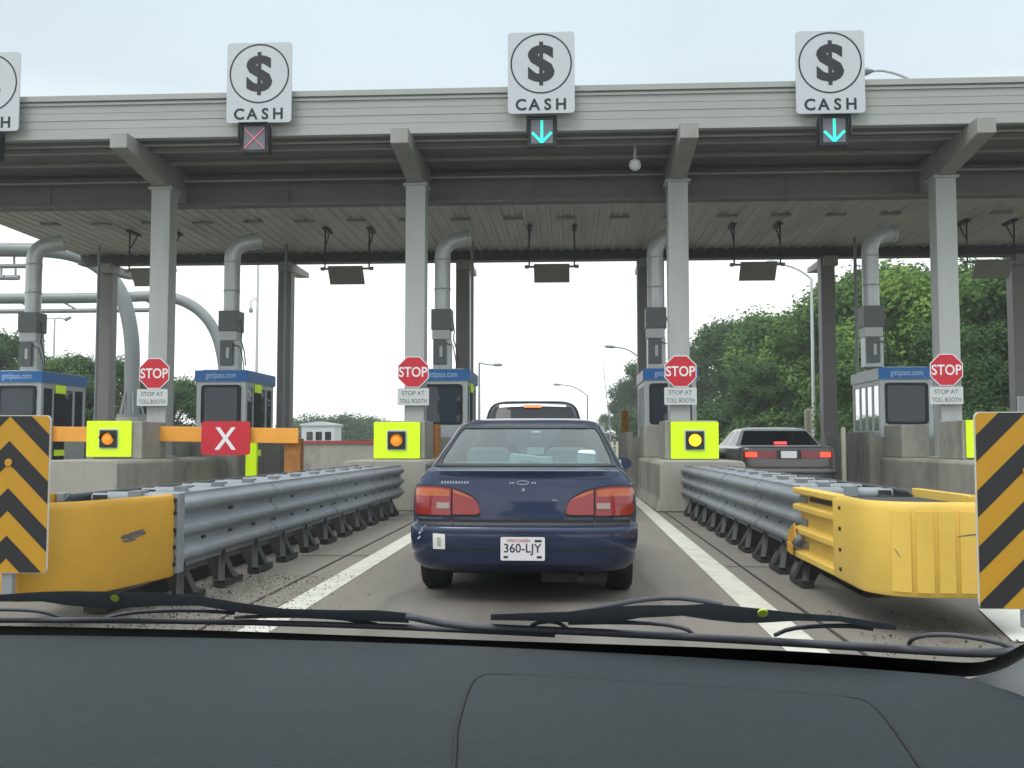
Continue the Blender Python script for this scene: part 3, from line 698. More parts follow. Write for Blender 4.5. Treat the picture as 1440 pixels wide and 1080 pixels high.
# yellow end panels between rail and nose, each with three recessed pockets
for s in (-1,1):
    xb = (xl+.075) if s < 0 else (xr-.075)
    pf = [(0,.235),(1,.24),(1,.285),(.1,.30),(.1,.415),(1,.435),(1,.475),(.1,.49),(.1,.60),(1,.62),(1,.66),(.1,.675),(.1,.735),(1,.755),(1,.795),(0,.80)]
    pf = [(xb+s*.072*a, z) for a, z in pf]
    y_end = 8.30 if s < 0 else 8.1
    mb = MB(); mb.prism(pf+[(xb-s*.012,.80),(xb-s*.012,.235)],7.051,y_end); mb.build('end_panel', M['yellow'], t, org, bevel=.006)
    mb = MB(); mb.box(min(xb,xb+s*.07),max(xb,xb+s*.07),6.98,7.05,.245,.79); mb.build('end_flange', M['yellow'], t, org)
mb = MB(); mb.bar((1.812,8.42,.36),(1.800,8.12,.46),.012,.12); mb.bar((1.800,8.40,.31),(1.795,8.20,.30),.012,.08); mb.build('torn_tab', M['yellow2'], t, org)
mb = MB(); ip = [(x,y) for x,y in plan_r(-.055)]; ip = [(ip[0][0],7.95)]+ip+[(ip[-1][0],7.95)]; mb.plan(ip,.700,.735); mb.build('inner_tray', M['tray'], t, org)
for z in (.31,.44,.58,.72):
    mb = MB(); mb.lathe([(.004,-.012),(.013,-.010),(.014,0)],'x',(xl-.001,6.86,z),10); mb.build('nose_bolt', M['bolt'], nose, org)
for (xa,za,dx,dz,h) in ((1.952,.52,.03,-.05,.005),(2.30,.60,.16,.02,.004),):
    mb = MB(); n = 8; vs = []
    for o in (-1,1):
        for k in range(n):
            x = xa+dx*k/(n-1); y = (yf+rr-sqrt(max(0,rr*rr-(xl+rr-x)**2)) if x < xl+rr else yf)-.0105
            vs.append((x,y,za+dz*k/(n-1)+o*h*(.4+.6*sin(pi*k/(n-1)))+.004*sin(k*3.1)))
    mb.add(vs,[(k,k+1,n+k+1,n+k) for k in range(n-1)]); mb.build('scrape', M['scuff'], nose, org)
# left cushion
t, org = attenuator(-3.21,.43,6.95,16.8,'grey guardrail crash cushion with smooth scuffed yellow nose, left of the navy sedan',None)
def plan_l():
    pts = [(-2.80,7.0),(-2.79,6.92)]
    P0,P1,P2,P3 = V((-2.80,6.85)),V((-2.92,6.25)),V((-2.98,5.80)),V((-3.25,5.76))
    for k in range(0,11):
        u = k/10; p = P0*(1-u)**3+P1*3*u*(1-u)**2+P2*3*u*u*(1-u)+P3*u**3; pts.append((p.x,p.y))
    pts += [(-6.5-x, y) for x,y in reversed(pts)]
    return pts
mb = MB(); shell(mb, plan_l(), .215, .795, .04); nose = mb.build('nose', M['yellow2'], t, org, smooth=True, angle=50)
pl_ = [p for p in plan_l() if p[0] > -3.0]
def nose_x(y):
    for (xa,ya),(xb,yb) in zip(pl_,pl_[1:]):
        if min(ya,yb) <= y <= max(ya,yb): return xa+(xb-xa)*(y-ya)/(yb-ya+1e-9)
    return -2.85
q = at(181,754,6.5)
for (ya,yb,zc,h,sk) in ((6.34,6.60,q.z+.005,.017,.012),(6.36,6.50,q.z-.022,.009,.005),(6.46,6.585,q.z+.026,.006,.012)):
    mb = MB(); n = 11; ys = linsp_(ya,yb,n)
    hh = [h*(sin(pi*(k+.4)/(n-.2))**.5)*(1+.35*sin(k*2.3+h*300)) for k in range(n)]
    vs = [(nose_x(y)+.004,y,zc+sk*(k/n)-hh[k]) for k,y in enumerate(ys)]+[(nose_x(y)+.004,y,zc+sk*(k/n)+hh[k]) for k,y in enumerate(ys)]
    mb.add(vs,[(k,k+1,n+k+1,n+k) for k in range(n-1)]); mb.build('scuff', M['scuff'], nose, org)
for xa in (-2.815,-3.66):
    mb = MB(); mb.box(xa,xa+.055,6.95,7.06,.235,.80); mb.build('end_flange', M['galv'], t, org, bevel=.006)
mb = MB()
for z in (.30,.42,.54,.66,.75): mb.lathe([(.014,-.02),(.014,0)],'y',(-2.787,6.95,z),8)
mb.build('flange_bolt', M['bolt'], t, org)
mb = MB(); mb.box(-3.42,-3.08,6.1,7.0,.60,.64); mb.build('inner_tray', M['dark'], t, org)

# ------------------------------------------------------------------ object markers (chevrons)
def marker(px, py0, py1, hwpx, Y, label, px_apex):
    pt = at(px,py0,Y); pb = at(px,py1,Y); H = pt.z-pb.z; hw = hwpx*Y/F; cz = (pt.z+pb.z)/2
    t = thing('object_marker', (pt.x,Y,0), label, 'marker', 'chevron markers on the barrier noses')
    mb = MB(); mb.prism([(x,z+cz) for x,z in rrect(2*hw,H,.03)],0,.012); mb.build('plate', M['edge'], t)
    mb = MB(); mb.prism([(x,z+cz) for x,z in rrect(2*hw-.009,H-.009,.027)],-.0025,-.0005); mb.build('yellow_face', M['mark_y'], t)
    # black chevrons, clipped to the plate
    mb = MB(); ww = hw-.0045; top = cz+H/2-.0045; bot = cz-H/2+.0045
    def clip(poly, z, keep_below):
        out = []
        for i in range(len(poly)):
            a, b = poly[i], poly[(i+1)%len(poly)]
            ina = (a[1] <= z) == keep_below or a[1] == z; inb = (b[1] <= z) == keep_below or b[1] == z
            if ina: out.append(a)
            if ina != inb:
                u = (z-a[1])/(b[1]-a[1]); out.append((a[0]+(b[0]-a[0])*u, z))
        return out
    sl = 1.0; per = .273; thk = .130
    k = -3
    while k < 9:
        za = top + .129 - k*per          # apex top of black stripe
        for s in (-1,1):
            poly = [(0,za),(s*ww,za-ww*sl),(s*ww,za-ww*sl-thk),(0,za-thk)]
            poly = clip(poly, top, True)
            if len(poly) > 2: poly = clip(poly, bot, False)
            if len(poly) > 2: mb.add([(x,-.0045,z) for x,z in poly],[tuple(range(len(poly)))])
        k += 1
    mb.build('black_chevrons', M['mark_k'], t)
    mb = MB(); mb.lathe([(.022,-.012),(.022,-.005)],'y',(0,0,cz+H*.20),12); mb.build('bolt', M['mark_y'], t)
    mb = MB(); mb.box(-.03,.03,.0125,.05,.25,cz+H/2-.1); mb.box(-.03,.03,.0505,.22,.62,.68); mb.build('post', M['polegrey'], t)
marker(15,584,806,60,5.62,'black and yellow chevron marker at the left photo edge before the scuffed nose',0)
marker(1441,579,857,68,5.05,'black and yellow chevron marker at the right photo edge before the ribbed nose',0)

# ------------------------------------------------------------------ debris
mb = MB(); rnd = random.Random(3)
for k in range(1500):
    u = rnd.random()
    x = -2.75+rnd.gauss(0,.22); y = rnd.uniform(4.9,8.6); 
    if k % 4 == 0: x = -2.9+rnd.gauss(0,.5); y = rnd.uniform(4.6,6.2)
    if k % 5 == 0: x = rnd.uniform(1.7,2.6); y = rnd.uniform(5.2,7)
    s = rnd.uniform(.003,.015); a = rnd.uniform(0,6.28)
    Mx = Matrix.Translation((x,y,.004+s*.3)) @ Euler((rnd.uniform(-.9,.9),rnd.uniform(-.9,.9),a)).to_matrix().to_4x4()
    mb.add([(-s,-s*.6,0),(s,-s*.4,0),(s*.8,s*.6,s*.4),(-s*.6,s*.5,s*.2)],[(0,1,2,3)],Mx)
tag(mb.build('leaf_litter', M['litter']), 'brown leaf litter and grit around the barrier noses', 'debris', kind='stuff')
mb = MB(); rnd = random.Random(5)
for k in range(2600):
    x = -2.25+rnd.gauss(0,.33)-.15*rnd.random(); y = rnd.uniform(5.2,8.8); s = rnd.uniform(.003,.011)
    Mx = Matrix.Translation((x,y,.004+s*.3)) @ Euler((rnd.uniform(-.7,.7),rnd.uniform(-.7,.7),rnd.uniform(0,6.28))).to_matrix().to_4x4()
    mb.add([(-s,-s*.6,0),(s,-s*.4,0),(s*.8,s*.6,s*.4),(-s*.6,s*.5,s*.2)],[(0,1,2,3)],Mx)
tag(mb.build('sand_grit', mat('pale_grit',(.23,.215,.18),.95,var=.4,scale=20)), 'pale sand and grit on the pavement beside the left scuffed nose', 'debris', kind='stuff')
if 0: tag(mb.build('leaf_litter', M['litter']), 'brown leaf litter and grit around the barrier noses', 'debris', kind='stuff')

# ------------------------------------------------------------------ cars
def capf(s, p=3.2): return 1-(1-min(1,abs(s))**p)**(1/p)
SS = [-1,-.985,-.95,-.90,-.82,-.70,-.55,-.38,-.2,0,.2,.38,.55,.70,.82,.90,.95,.985,1]
SB = [-1,-.985,-.94,-.88,-.8,-.6,-.4,-.2,0,.2,.4,.6,.8,.88,.94,.985,1]
NS = 14
def outline(lv, S=SS):
    z,w,yr,yf,Rr,Rf = lv
    pts = [(w*s, yr+Rr*capf(s), z) for s in S]
    a, b = yr+Rr, yf-Rf
    pts += [(w, a+(b-a)*k/NS, z) for k in range(1,NS)]
    pts += [(w*s, yf-Rf*capf(s), z) for s in reversed(S)]
    pts += [(-w, b+(a-b)*k/NS, z) for k in range(1,NS)]
    return pts
def loft(levels, hole=None, S=SS, cap_top=True, cap_bot=True):
    body, holes = MB(), {}
    rows = [outline(l,S) for l in levels]; n = len(rows[0]); body.v = [p for r in rows for p in r]
    ns = len(S)
    for r in range(len(rows)-1):
        for i in range(n):
            j = (i+1)%n; f = (r*n+i, r*n+j, (r+1)*n+j, (r+1)*n+i)
            key = None
            if hole:
                if i < ns-1: kind, u = 'rear', (S[i]+S[i+1])/2
                elif i < ns-1+NS: kind, u = 'right', (i-(ns-1)+.5)/NS
                elif i < 2*ns-2+NS: kind, u = 'front', 0-(S[::-1][i-(ns-1+NS)]+S[::-1][i-(ns-1+NS)+1])/2
                else: kind, u = 'left', 1-(i-(2*ns-2+NS)+.5)/NS
                key = hole(r, kind, u)
            if key: holes.setdefault(key, []).append(f)
            else: body.f.append(f)
    if cap_bot: body.f.append(tuple(range(n-1,-1,-1)))
    if cap_top: body.f.append(tuple(range((len(rows)-1)*n, len(rows)*n)))
    gl = {}
    for k, fs in holes.items():
        g = MB(); mp = {}
        for f in fs:
            nf = []
            for i in f:
                if i not in mp: mp[i] = len(g.v); g.v.append(body.v[i])
                nf.append(mp[i])
            g.f.append(tuple(nf))
        gl[k] = g
    return body, gl
def lerp_prof(levels, z):
    for a, b in zip(levels, levels[1:]):
        if a[0] <= z <= b[0]:
            u = (z-a[0])/max(1e-6,(b[0]-a[0])); return [a[i]+(b[i]-a[i])*u for i in range(6)]
    return levels[-1] if z > levels[-1][0] else levels[0]
def rear_pt(levels, x, z, off):
    l = lerp_prof(levels, z); return V((x, l[2]+l[4]*capf(x/l[1])-off, z))
def patch(levels, xs, zlo, zhi, off, nz=6, base=-.004):
    """thickened patch on a car's rear surface; zlo/zhi give z at x"""
    mb = MB(); rows = []; n = len(xs)
    for o in (off, base):
        for k in range(nz+1):
            for x in xs:
                a, b = zlo(x), zhi(x); rows.append(rear_pt(levels, x, a+(b-a)*k/nz, o))
    mb.v = [tuple(p) for p in rows]; m = (nz+1)*n
    mb.f = [(k*n+i, k*n+i+1, (k+1)*n+i+1, (k+1)*n+i) for k in range(nz) for i in range(n-1)]
    for i in range(n-1): mb.f += [(i, m+i, m+i+1, i+1), (nz*n+i, nz*n+i+1, m+nz*n+i+1, m+nz*n+i)]
    for k in range(nz): mb.f += [(k*n, (k+1)*n, m+(k+1)*n, m+k*n), (k*n+n-1, m+k*n+n-1, m+(k+1)*n+n-1, (k+1)*n+n-1)]
    return mb
def linsp(a, b, n): return [a+(b-a)*k/(n-1) for k in range(n)]
def wheel(parent, x, y, r, w):
    s = 1 if x > 0 else -1
    mb = MB(); mb.lathe([(r*.62,-w/2),(r*.9,-w/2),(r*.98,-w*.40),(r,-w*.25),(r,w*.25),(r*.98,w*.40),(r*.9,w/2),(r*.62,w/2)],'x',(x,y,r),32)
    for k in (-.12,.12): mb.lathe([(r*1.002,w*k-.006),(r*1.002,w*k+.006)],'x',(x,y,r),32)
    ty = mb.build('tyre', M['rubber'], parent, smooth=True)
    mb = MB(); mb.lathe([(r*.61,s*w*.30),(r*.60,s*w*.46),(r*.5,s*w*.42),(r*.2,s*w*.48),(r*.08,s*w*.5)],'x',(x,y,r),24); mb.build('rim', M['rim'], ty, smooth=True)
def plate(parent, lv, x, z, w, h, off, chars=None, tilt=0):
    p = rear_pt(lv,x,z,off); y = p.y
    mb = MB(); mb.prism([(px+x,pz+z) for px,pz in rrect(w,h,.012)],y-.004,y+.004); pl = mb.build('licence_plate', M['plate'], parent)
    if chars:
        mb = MB(); add_text(mb,chars,.088,(x,y-.0045,z-.004),bold=.008,sx=.97,th=.0015); mb.build('plate_number', M['plate_ink'], pl)
        mb = MB(); add_text(mb,'WISCONSIN',.030,(x-.03,y-.0045,z+.058),bold=.01,th=.0015); mb.build('plate_state_name', M['plate_red'], pl)
        mb = MB()
        for a,b,zz in ((-.135,-.105,-.058),(.10,.135,-.058),(.085,.135,.056)): mb.box(x+a,x+b,y-.006,y-.0045,z+zz-.008,z+zz+.008)
        mb.build('plate_sticker', M['plate_ink'], pl)
    return pl

# ---- navy sedan
def navy():
    t = thing('sedan', (-.335,7.13,0), 'navy blue sedan with red and amber tail lights stopped straight ahead in the lane', 'car')
    lv = [(.20,.72,.24,4.05,.45,.6),(.235,.775,.10,4.2,.42,.6),(.29,.82,.03,4.28,.40,.6),(.38,.838,.008,4.33,.38,.6),(.47,.845,.0,4.35,.36,.6),(.535,.845,.0,4.35,.36,.6),
          (.552,.842,.010,4.35,.36,.6),(.562,.838,.085,4.33,.34,.6),(.575,.836,.098,4.33,.33,.6),(.64,.84,.10,4.32,.33,.6),(.72,.838,.105,4.28,.33,.6),(.80,.83,.112,4.2,.33,.6),(.855,.815,.120,4.1,.33,.6),
          (.895,.792,.128,3.95,.32,.6),(.920,.768,.128,3.8,.32,.6),(.938,.750,.118,3.7,.32,.6),(.952,.735,.115,3.6,.32,.6),(.962,.720,.135,3.5,.32,.6),(.967,.710,.20,3.4,.30,.55),(.972,.70,.40,3.2,.28,.5),(.978,.68,.7,3.0,.25,.45)]
    b, _ = loft(lv); body = b.build('body', M['navy'], t, smooth=True, angle=38)
    gh = [(.955,.765,.50,3.30,.26,.5),(.972,.757,.545,3.26,.26,.5),(.980,.752,.565,3.23,.26,.5),(1.06,.718,.745,3.10,.26,.5),(1.14,.683,.925,2.92,.27,.5),(1.22,.650,1.105,2.72,.28,.5),(1.293,.620,1.275,2.55,.30,.5),
          (1.315,.600,1.345,2.46,.30,.5),(1.340,.575,1.44,2.38,.28,.45),(1.360,.52,1.58,2.28,.25,.4),(1.374,.42,1.75,2.15,.15,.2),(1.378,.30,1.85,2.05,.08,.08)]
    def hole(r, kind, u):
        if 2 <= r <= 5:
            if kind == 'rear' and abs(u) < .93: return 'rear_window'
            if kind == 'front' and abs(u) < .90: return 'front_window'
            if kind in ('left','right') and (.10 < u < .46 or .54 < u < .9): return 'side_window|%s|%d' % (kind, u > .5)
    g, gl = loft(gh, hole, S=SB, cap_bot=False)
    g.build('cabin_roof', M['navy'], t, smooth=True, angle=45)
    gl['rear_window'].build('rear_window', M['carglass'], t, smooth='all')
    gl['front_window'].build('front_window', M['sideglass'], t, smooth='all')
    for k, gm in gl.items():
        if k.startswith('side'): gm.build('side_window', M['sideglass'], t, smooth='all')
    # black border round the rear glass
    mb = MB()
    def gp(s, z, o):
        l = lerp_prof(gh, z); return V((l[1]*s, l[2]+l[4]*capf(s)-o, z+o*.6))
    for (za,zb) in ((.976,.994),(1.278,1.298)):
        Sx = linsp(-.94,.94,31); vs = [gp(s,za,.006) for s in Sx]+[gp(s,zb,.006) for s in Sx]; n = len(Sx); mb.add(vs,[(i,i+1,n+i+1,n+i) for i in range(n-1)])
    for sg_ in (-1,1):
        Z = linsp(.976,1.298,14); vs = [gp(sg_*.94,z,.007) for z in Z]+[gp(sg_*(.912-.06*max(0,(abs((z-1.137)/.161))**6)),z,.007) for z in Z]; n = len(Z); mb.add(vs,[(i,i+1,n+i+1,n+i) for i in range(n-1)])
    mb.build('rear_window_border', M['trim'], t)
    # tail lights: outer part on the wing, inner part on the boot lid
    top = lambda x: .838-.10*max(0,(.70-abs(x))/.34)**2.6 if abs(x) < .70 else .838
    for s in (-1,1):
        xo = sorted([s*v for v in linsp(.525,.808,14)])
        zb = lambda x: .632+.03*max(0,(abs(x)-.78)/.03)
        outer = patch(lv,xo,zb,lambda x: top(x)-.012*max(0,(abs(x)-.75)/.05),.012).build('tail_light', M['tail_r'], t, smooth=True)
        patch(lv,sorted([s*v for v in linsp(.535,.80,12)]),lambda x:.768,lambda x: top(x)-.012-.012*max(0,(abs(x)-.75)/.05),.016,2).build('amber_lens', M['tail_a'], outer)
        patch(lv,sorted([s*v for v in linsp(.535,.632,6)]),lambda x:.680,lambda x:.722,.0165,2).build('reverse_lens', M['tail_w'], outer)
        patch(lv,sorted([s*v for v in linsp(.645,.795,8)]),lambda x:.7085,lambda x:.7125,.015,1).build('lens_divider', M['tail_dr'], outer)
        def tin(x):
            u = (abs(x)-.312)/(.512-.312); return .645+.175*max(0,min(1,u))**.33
        xi = sorted([s*v for v in [.312,.314,.317,.322,.331,.345,.365,.395,.43,.47,.512]])
        inner = patch(lv,xi,lambda x:.638+.012*max(0,(.34-abs(x))/.03),tin,.010).build('boot_light', M['tail_r'], t, smooth=True)
        patch(lv,xi,lambda x: tin(x)-.003-.022*min(1,max(0,(abs(x)-.335)/.10)),lambda x: tin(x)-.003,.0125,1).build('amber_edge', M['tail_a'], inner)
        patch(lv,sorted([s*.512,s*.526]),lambda x:.56,lambda x: top(x)+.004,.003,8).build('lid_seam', M['trim'], t)
        # dark surround
        xs = sorted([s*v for v in linsp(.308,.822,28)])
        patch(lv,xs,lambda x:.618,lambda x: (tin(x) if abs(x)<.512 else top(x))+.012,.002).build('light_surround', M['trim'], t, smooth=True)
    patch(lv,linsp(-.78,.78,30),lambda x:.562,lambda x:.60,.004,2).build('bumper_gap', M['trim'], t)
    patch(lv,linsp(-.74,.74,30),lambda x:.508,lambda x:.528,.008,2).build('bumper_strip', M['bumpernavy'], t, smooth=True)
    patch(lv,linsp(-.70,.70,30),lambda x:.395,lambda x:.405,.004,2).build('bumper_crease', M['trim'], t)
    patch(lv,linsp(-.63,.63,24),lambda x:.894,lambda x:.899,.002,1).build('spoiler_seam', M['trim'], t)
    plate(t,lv,.005,.405,.315,.165,.016,'360-LJY')
    patch(lv,linsp(-.645,-.555,5),lambda x:.395,lambda x:.505-.05*(x+.6),.010,3).build('sticker', M['paper'], t)
    patch(lv,linsp(-.615,-.585,3),lambda x:.415,lambda x:.48,.0115,1).build('sticker_print', mat('sticker_ink',(.36,.42,.36),.6), t)
    mb = MB()
    for (x,z,l) in ((-.755,.50,.05),(-.74,.525,.06),(-.765,.46,.035)): 
        q = rear_pt(lv,x,z,.004); q2 = rear_pt(lv,x+l*.6,z+l*.5,.004); mb.bar(q,q2,.006,.014)
    mb.build('scratch', M['scratch'], t)
    mb = MB(); xx = -.60
    for wv in (.018,.016,.018,.018,.016,.020,.018,.014,.016,.018):
        q = rear_pt(lv,xx,.868,.003); mb.box(q.x,q.x+wv*.7,q.y-.003,q.y,q.z-.009,q.z+.009); xx += wv+.004
    mb.build('maker_script', M['scratch'], t)
    mb = MB(); q = rear_pt(lv,0,.868,.003)
    for x in (-.09,-.07,.07,.09): mb.box(x-.006,x+.006,q.y-.003,q.y,.860,.872)
    for k in range(14):
        a = 2*pi*k/14; b_ = 2*pi*(k+1)/14; mb.bar((.045*cos(a),q.y-.002,.868+.013*sin(a)),(.045*cos(b_),q.y-.002,.868+.013*sin(b_)),.004,.005)
    mb.build('emblem', M['scratch'], t)
    mb = MB(); q = rear_pt(lv,.005,.815,.003); mb.lathe([(.012,-.004),(.012,0)],'y',(.005,q.y,.818),12); mb.build('lid_lock', M['chrome'], t)
    mb = MB(); q = rear_pt(lv,.225,.74,.003); mb.box(.21,.25,q.y-.003,q.y,.737,.747); mb.build('badge', M['chrome'], t)
    # wheels, exhaust, underside
    for x in (-.72,.72):
        for y in (.92,3.38): wheel(t,x,y,.30,.21)
    mb = MB(); mb.box(-.60,.60,.25,4.0,.20,.26); mb.build('underbody', M['under'], t)
    mb = MB(); mb.box(.12,.62,.50,.66,.10,.22); mb.box(-.55,.55,.86,.98,.20,.28)
    mb.tube([(.42,.55,.17),(.42,.30,.19),(.42,.16,.17)],.028,10); mb.tube([(.30,.62,.15),(.24,.5,.10),(.24,.75,.22)],.012,6); mb.build('exhaust', M['exhaust'], t, smooth=True, bevel=.01)
    # mirrors
    for s in (-1,1):
        mb = MB(); mb.lathe([(.02,-.05),(.07,-.03),(.085,0),(.08,.012)],'y',(0,0,0),16); mb.v = [(s*.87+v[0]*1.15, 2.92-v[1], .955+v[2]*.75) for v in mb.v]; mb.f = [f[::-1] for f in mb.f]
        mb.bar((s*.70,2.95,.93),(s*.82,2.94,.94),.06,.04)
        mi = mb.build('side_mirror', M['navy'], t, smooth=True)
        mb = MB(); mb.box(s*.835-.02,s*.835+.02,2.885,2.9,.955,.99); mb.build('mirror_glass', M['chrome'], mi)
    # interior
    mb = MB(); mb.box(-.66,.66,.62,1.12,.93,.965); mb.build('parcel_shelf', M['shelf'], t)
    mb = MB(); mb.box(-.64,.64,1.10,1.25,.5,1.0); mb.build('rear_seat', M['seat'], t, bevel=.04)
    for x in (-.335,.325):
        mb = MB(); mb.prism([(px*1.0+x,pz+1.035) for px,pz in rrect(.36,.17,.07)],1.16,1.26); mb.build('headrest', M['seat'], t, bevel=.02)
    for x in (-.36,.36):
        mb = MB(); mb.prism([(px+x,pz+.90) for px,pz in rrect(.46,.55,.09)],2.0,2.12); mb.prism([(px+x,pz+1.22) for px,pz in rrect(.24,.16,.06)],2.0,2.09); mb.build('front_seat', M['seat'], t, bevel=.02)
    mb = MB(); mb.prism([(-.15,.965),(-.075,.965),(-.05,1.0),(.03,1.01),(.10,.995),(.125,.965),(.205,.965),(.205,1.045),(.10,1.05),(-.13,1.075)],.80,.98); o = mb.build('folded_paper', M['bag'], t, bevel=.006, seg=1)
    mb = MB(); mb.prism([(-.02,1.06),(.125,1.06),(.125,1.12),(-.02,1.12)],1.3,1.4); mb.build('carton', M['paper'], t)
    mb = MB(); mb.prism([(px+.475,pz+1.035) for px,pz in rrect(.15,.13,.035)],.80,.95); o = mb.build('pale_bag', M['bag'], t, bevel=.02)
    mb = MB(); mb.prism([(-.07,.966),(-.055,.995),(.055,.995),(.07,.966)],.70,.79); mb.build('high_brake_light', M['tail_dr'], t, bevel=.008)
    mb = MB(); mb.box(-.03,.06,2.62,2.65,1.20,1.24); mb.build('interior_mirror', M['chrome'], t)
    mb = MB(); mb.box(-.62,.62,.9,3.6,.30,.36); mb.box(-.6,.6,2.9,3.3,.36,.92); mb.build('cabin_floor', M['dark'], t)
navy()

# ---- dark SUV
def suv():
    t = thing('suv', (-.54,14.6,0), 'dark SUV ahead of the navy sedan, roof and lit high brake light showing', 'car')
    lv = [(.30,.78,.15,4.4,.3,.4),(.38,.86,.02,4.6,.3,.4),(.55,.88,0,4.65,.3,.4),(.66,.88,0,4.65,.3,.4),(.70,.87,.05,4.6,.3,.4),(.95,.87,.06,4.5,.3,.4),(1.12,.84,.08,4.3,.3,.4),(1.15,.80,.12,4.2,.3,.4)]
    b, _ = loft(lv); b.build('body', M['suvpaint'], t, smooth=True, angle=40)
    gh = [(1.10,.82,.09,3.5,.3,.5),(1.20,.80,.11,3.4,.3,.5),(1.35,.765,.16,3.25,.28,.5),(1.50,.725,.22,3.05,.26,.5),(1.64,.685,.29,2.85,.24,.5),(1.70,.655,.31,2.75,.24,.5),(1.745,.61,.33,2.6,.24,.5),(1.78,.545,.42,2.5,.22,.4),(1.805,.44,.6,2.3,.15,.3),(1.815,.35,.8,2.1,.1,.1)]
    def hole(r, kind, u):
        if 1 <= r <= 4:
            if kind == 'rear' and abs(u) < .88: return 'rear_window'
            if kind == 'front' and abs(u) < .9: return 'front_window'
            if kind in ('left','right') and (.08<u<.34 or .38<u<.62 or .68<u<.93): return 'side_window|%s|%d' % (kind, int(u*3))
    g, gl = loft(gh, hole, S=SB, cap_bot=False); g.build('cabin_roof', M['suvpaint'], t, smooth=True, angle=45)
    for k, gm in gl.items(): gm.build(k.split('|')[0], M['suvglass'], t, smooth='all')
    patch(gh,linsp(-.13,.13,8),lambda x:1.690,lambda x:1.735,.03,2).build('high_brake_light', M['brake_on'], t, bevel=.006)
    patch(gh,linsp(-.50,.50,16),lambda x:1.715-.03*abs(x),lambda x:1.752-.04*abs(x),.012,2).build('window_reflection_strip', M['chrome'], t, smooth=True)  # bright strip added for the reflection along the window top, no spoiler
    for s in (-1,1): patch(lv,sorted([s*.70,s*.76,s*.83]),lambda x:.75,lambda x:1.08,.015).build('tail_light', M['tail_r'], t)
    for x in (-.76,.76):
        for y in (.95,3.7): wheel(t,x,y,.36,.24)
    plate(t,lv,0,.85,.31,.155,.012)
suv()

# ---- silver sedan
def silver():
    t = thing('sedan', (4.36,20.0,0), 'taupe silver sedan with lit red brake lights in the lane at right', 'car')
    lv = [(.24,.80,.2,5.0,.3,.4),(.34,.90,.04,5.2,.3,.4),(.45,.955,0,5.3,.3,.4),(.62,.965,0,5.3,.3,.4),(.66,.96,.03,5.3,.3,.4),(.70,.955,.09,5.3,.28,.4),(.86,.955,.10,5.25,.26,.4),(1.02,.945,.12,5.1,.25,.4),(1.065,.925,.13,5.0,.25,.4),(1.085,.90,.16,4.9,.25,.4),(1.10,.87,.30,4.6,.25,.4),(1.108,.82,.7,4.0,.2,.3)]
    b, _ = loft(lv); b.build('body', M['silver'], t, smooth=True, angle=40)
    gh = [(1.08,.88,.80,3.9,.25,.4),(1.12,.86,.85,3.85,.25,.4),(1.22,.80,1.0,3.6,.25,.4),(1.32,.745,1.15,3.4,.25,.4),(1.42,.695,1.3,3.1,.25,.4),(1.455,.665,1.4,3.0,.25,.4),(1.48,.62,1.5,2.9,.25,.4),(1.50,.5,1.7,2.7,.2,.3),(1.505,.35,1.9,2.5,.1,.1)]
    def hole(r, kind, u):
        if 1 <= r <= 3:
            if kind == 'rear' and abs(u) < .93: return 'rear_window'
            if kind == 'front' and abs(u) < .9: return 'front_window'
            if kind in ('left','right') and (.1<u<.46 or .54<u<.9): return 'side_window|%s|%d' % (kind, u > .5)
    g, gl = loft(gh, hole, S=SB, cap_bot=False); g.build('cabin_roof', mat('pale_cabin_roof',(.42,.44,.44),.35,.4,coat=.7), t, smooth=True, angle=45)  # cabin roof toned paler than the body
    for k, gm in gl.items(): gm.build(k.split('|')[0], M['darkglass'], t, smooth='all')
    for s in (-1,1):
        patch(lv,sorted([s*v for v in linsp(.24,.88,12)]),lambda x:.86,lambda x:1.01,.014).build('tail_strip', M['tail_dr'], t)
        l_ = patch(lv,sorted([s*v for v in linsp(.62,.84,8)]),lambda x:.885,lambda x:.985,.02).build('brake_light', M['tail_on'], t)
    patch(lv,linsp(-.93,.93,24),lambda x:.545,lambda x:.585,.012,1).build('bumper_strip', M['trim'], t)
    patch(lv,linsp(-.25,.25,8),lambda x:.845,lambda x:1.02,.006,1).build('plate_recess', M['trim'], t)
    plate(t,lv,.0,.935,.31,.14,.02)
    q = lerp_prof(gh,1.14)[2]; mb = MB(); mb.box(-.13,.13,q-.03,q+.03,1.135,1.195); mb.build('high_brake_light', mat('high_red_lit',(.9,.08,.08),.3,emit=.6), t, bevel=.01)
    for s in (-1,1):
        mb = MB(); mb.lathe([(.03,-.05),(.09,-.02),(.10,.03)],'y',(0,0,0),12); mb.v = [(s*1.06+v[0]*1.3,3.3-v[1],1.06+v[2]*.8) for v in mb.v]; mb.f = [f[::-1] for f in mb.f]; mb.bar((s*.9,3.32,1.03),(s*1.02,3.31,1.05),.06,.05); mb.build('side_mirror', M['chrome'] if s < 0 else M['silver'], t, smooth=True)
    mb = MB(); mb.box(-.75,.75,.85,1.3,1.06,1.10); mb.build('parcel_shelf', M['dark'], t)
    for x in (-.8,.8):
        for y in (1.15,4.1): wheel(t,x,y,.33,.23)
silver()

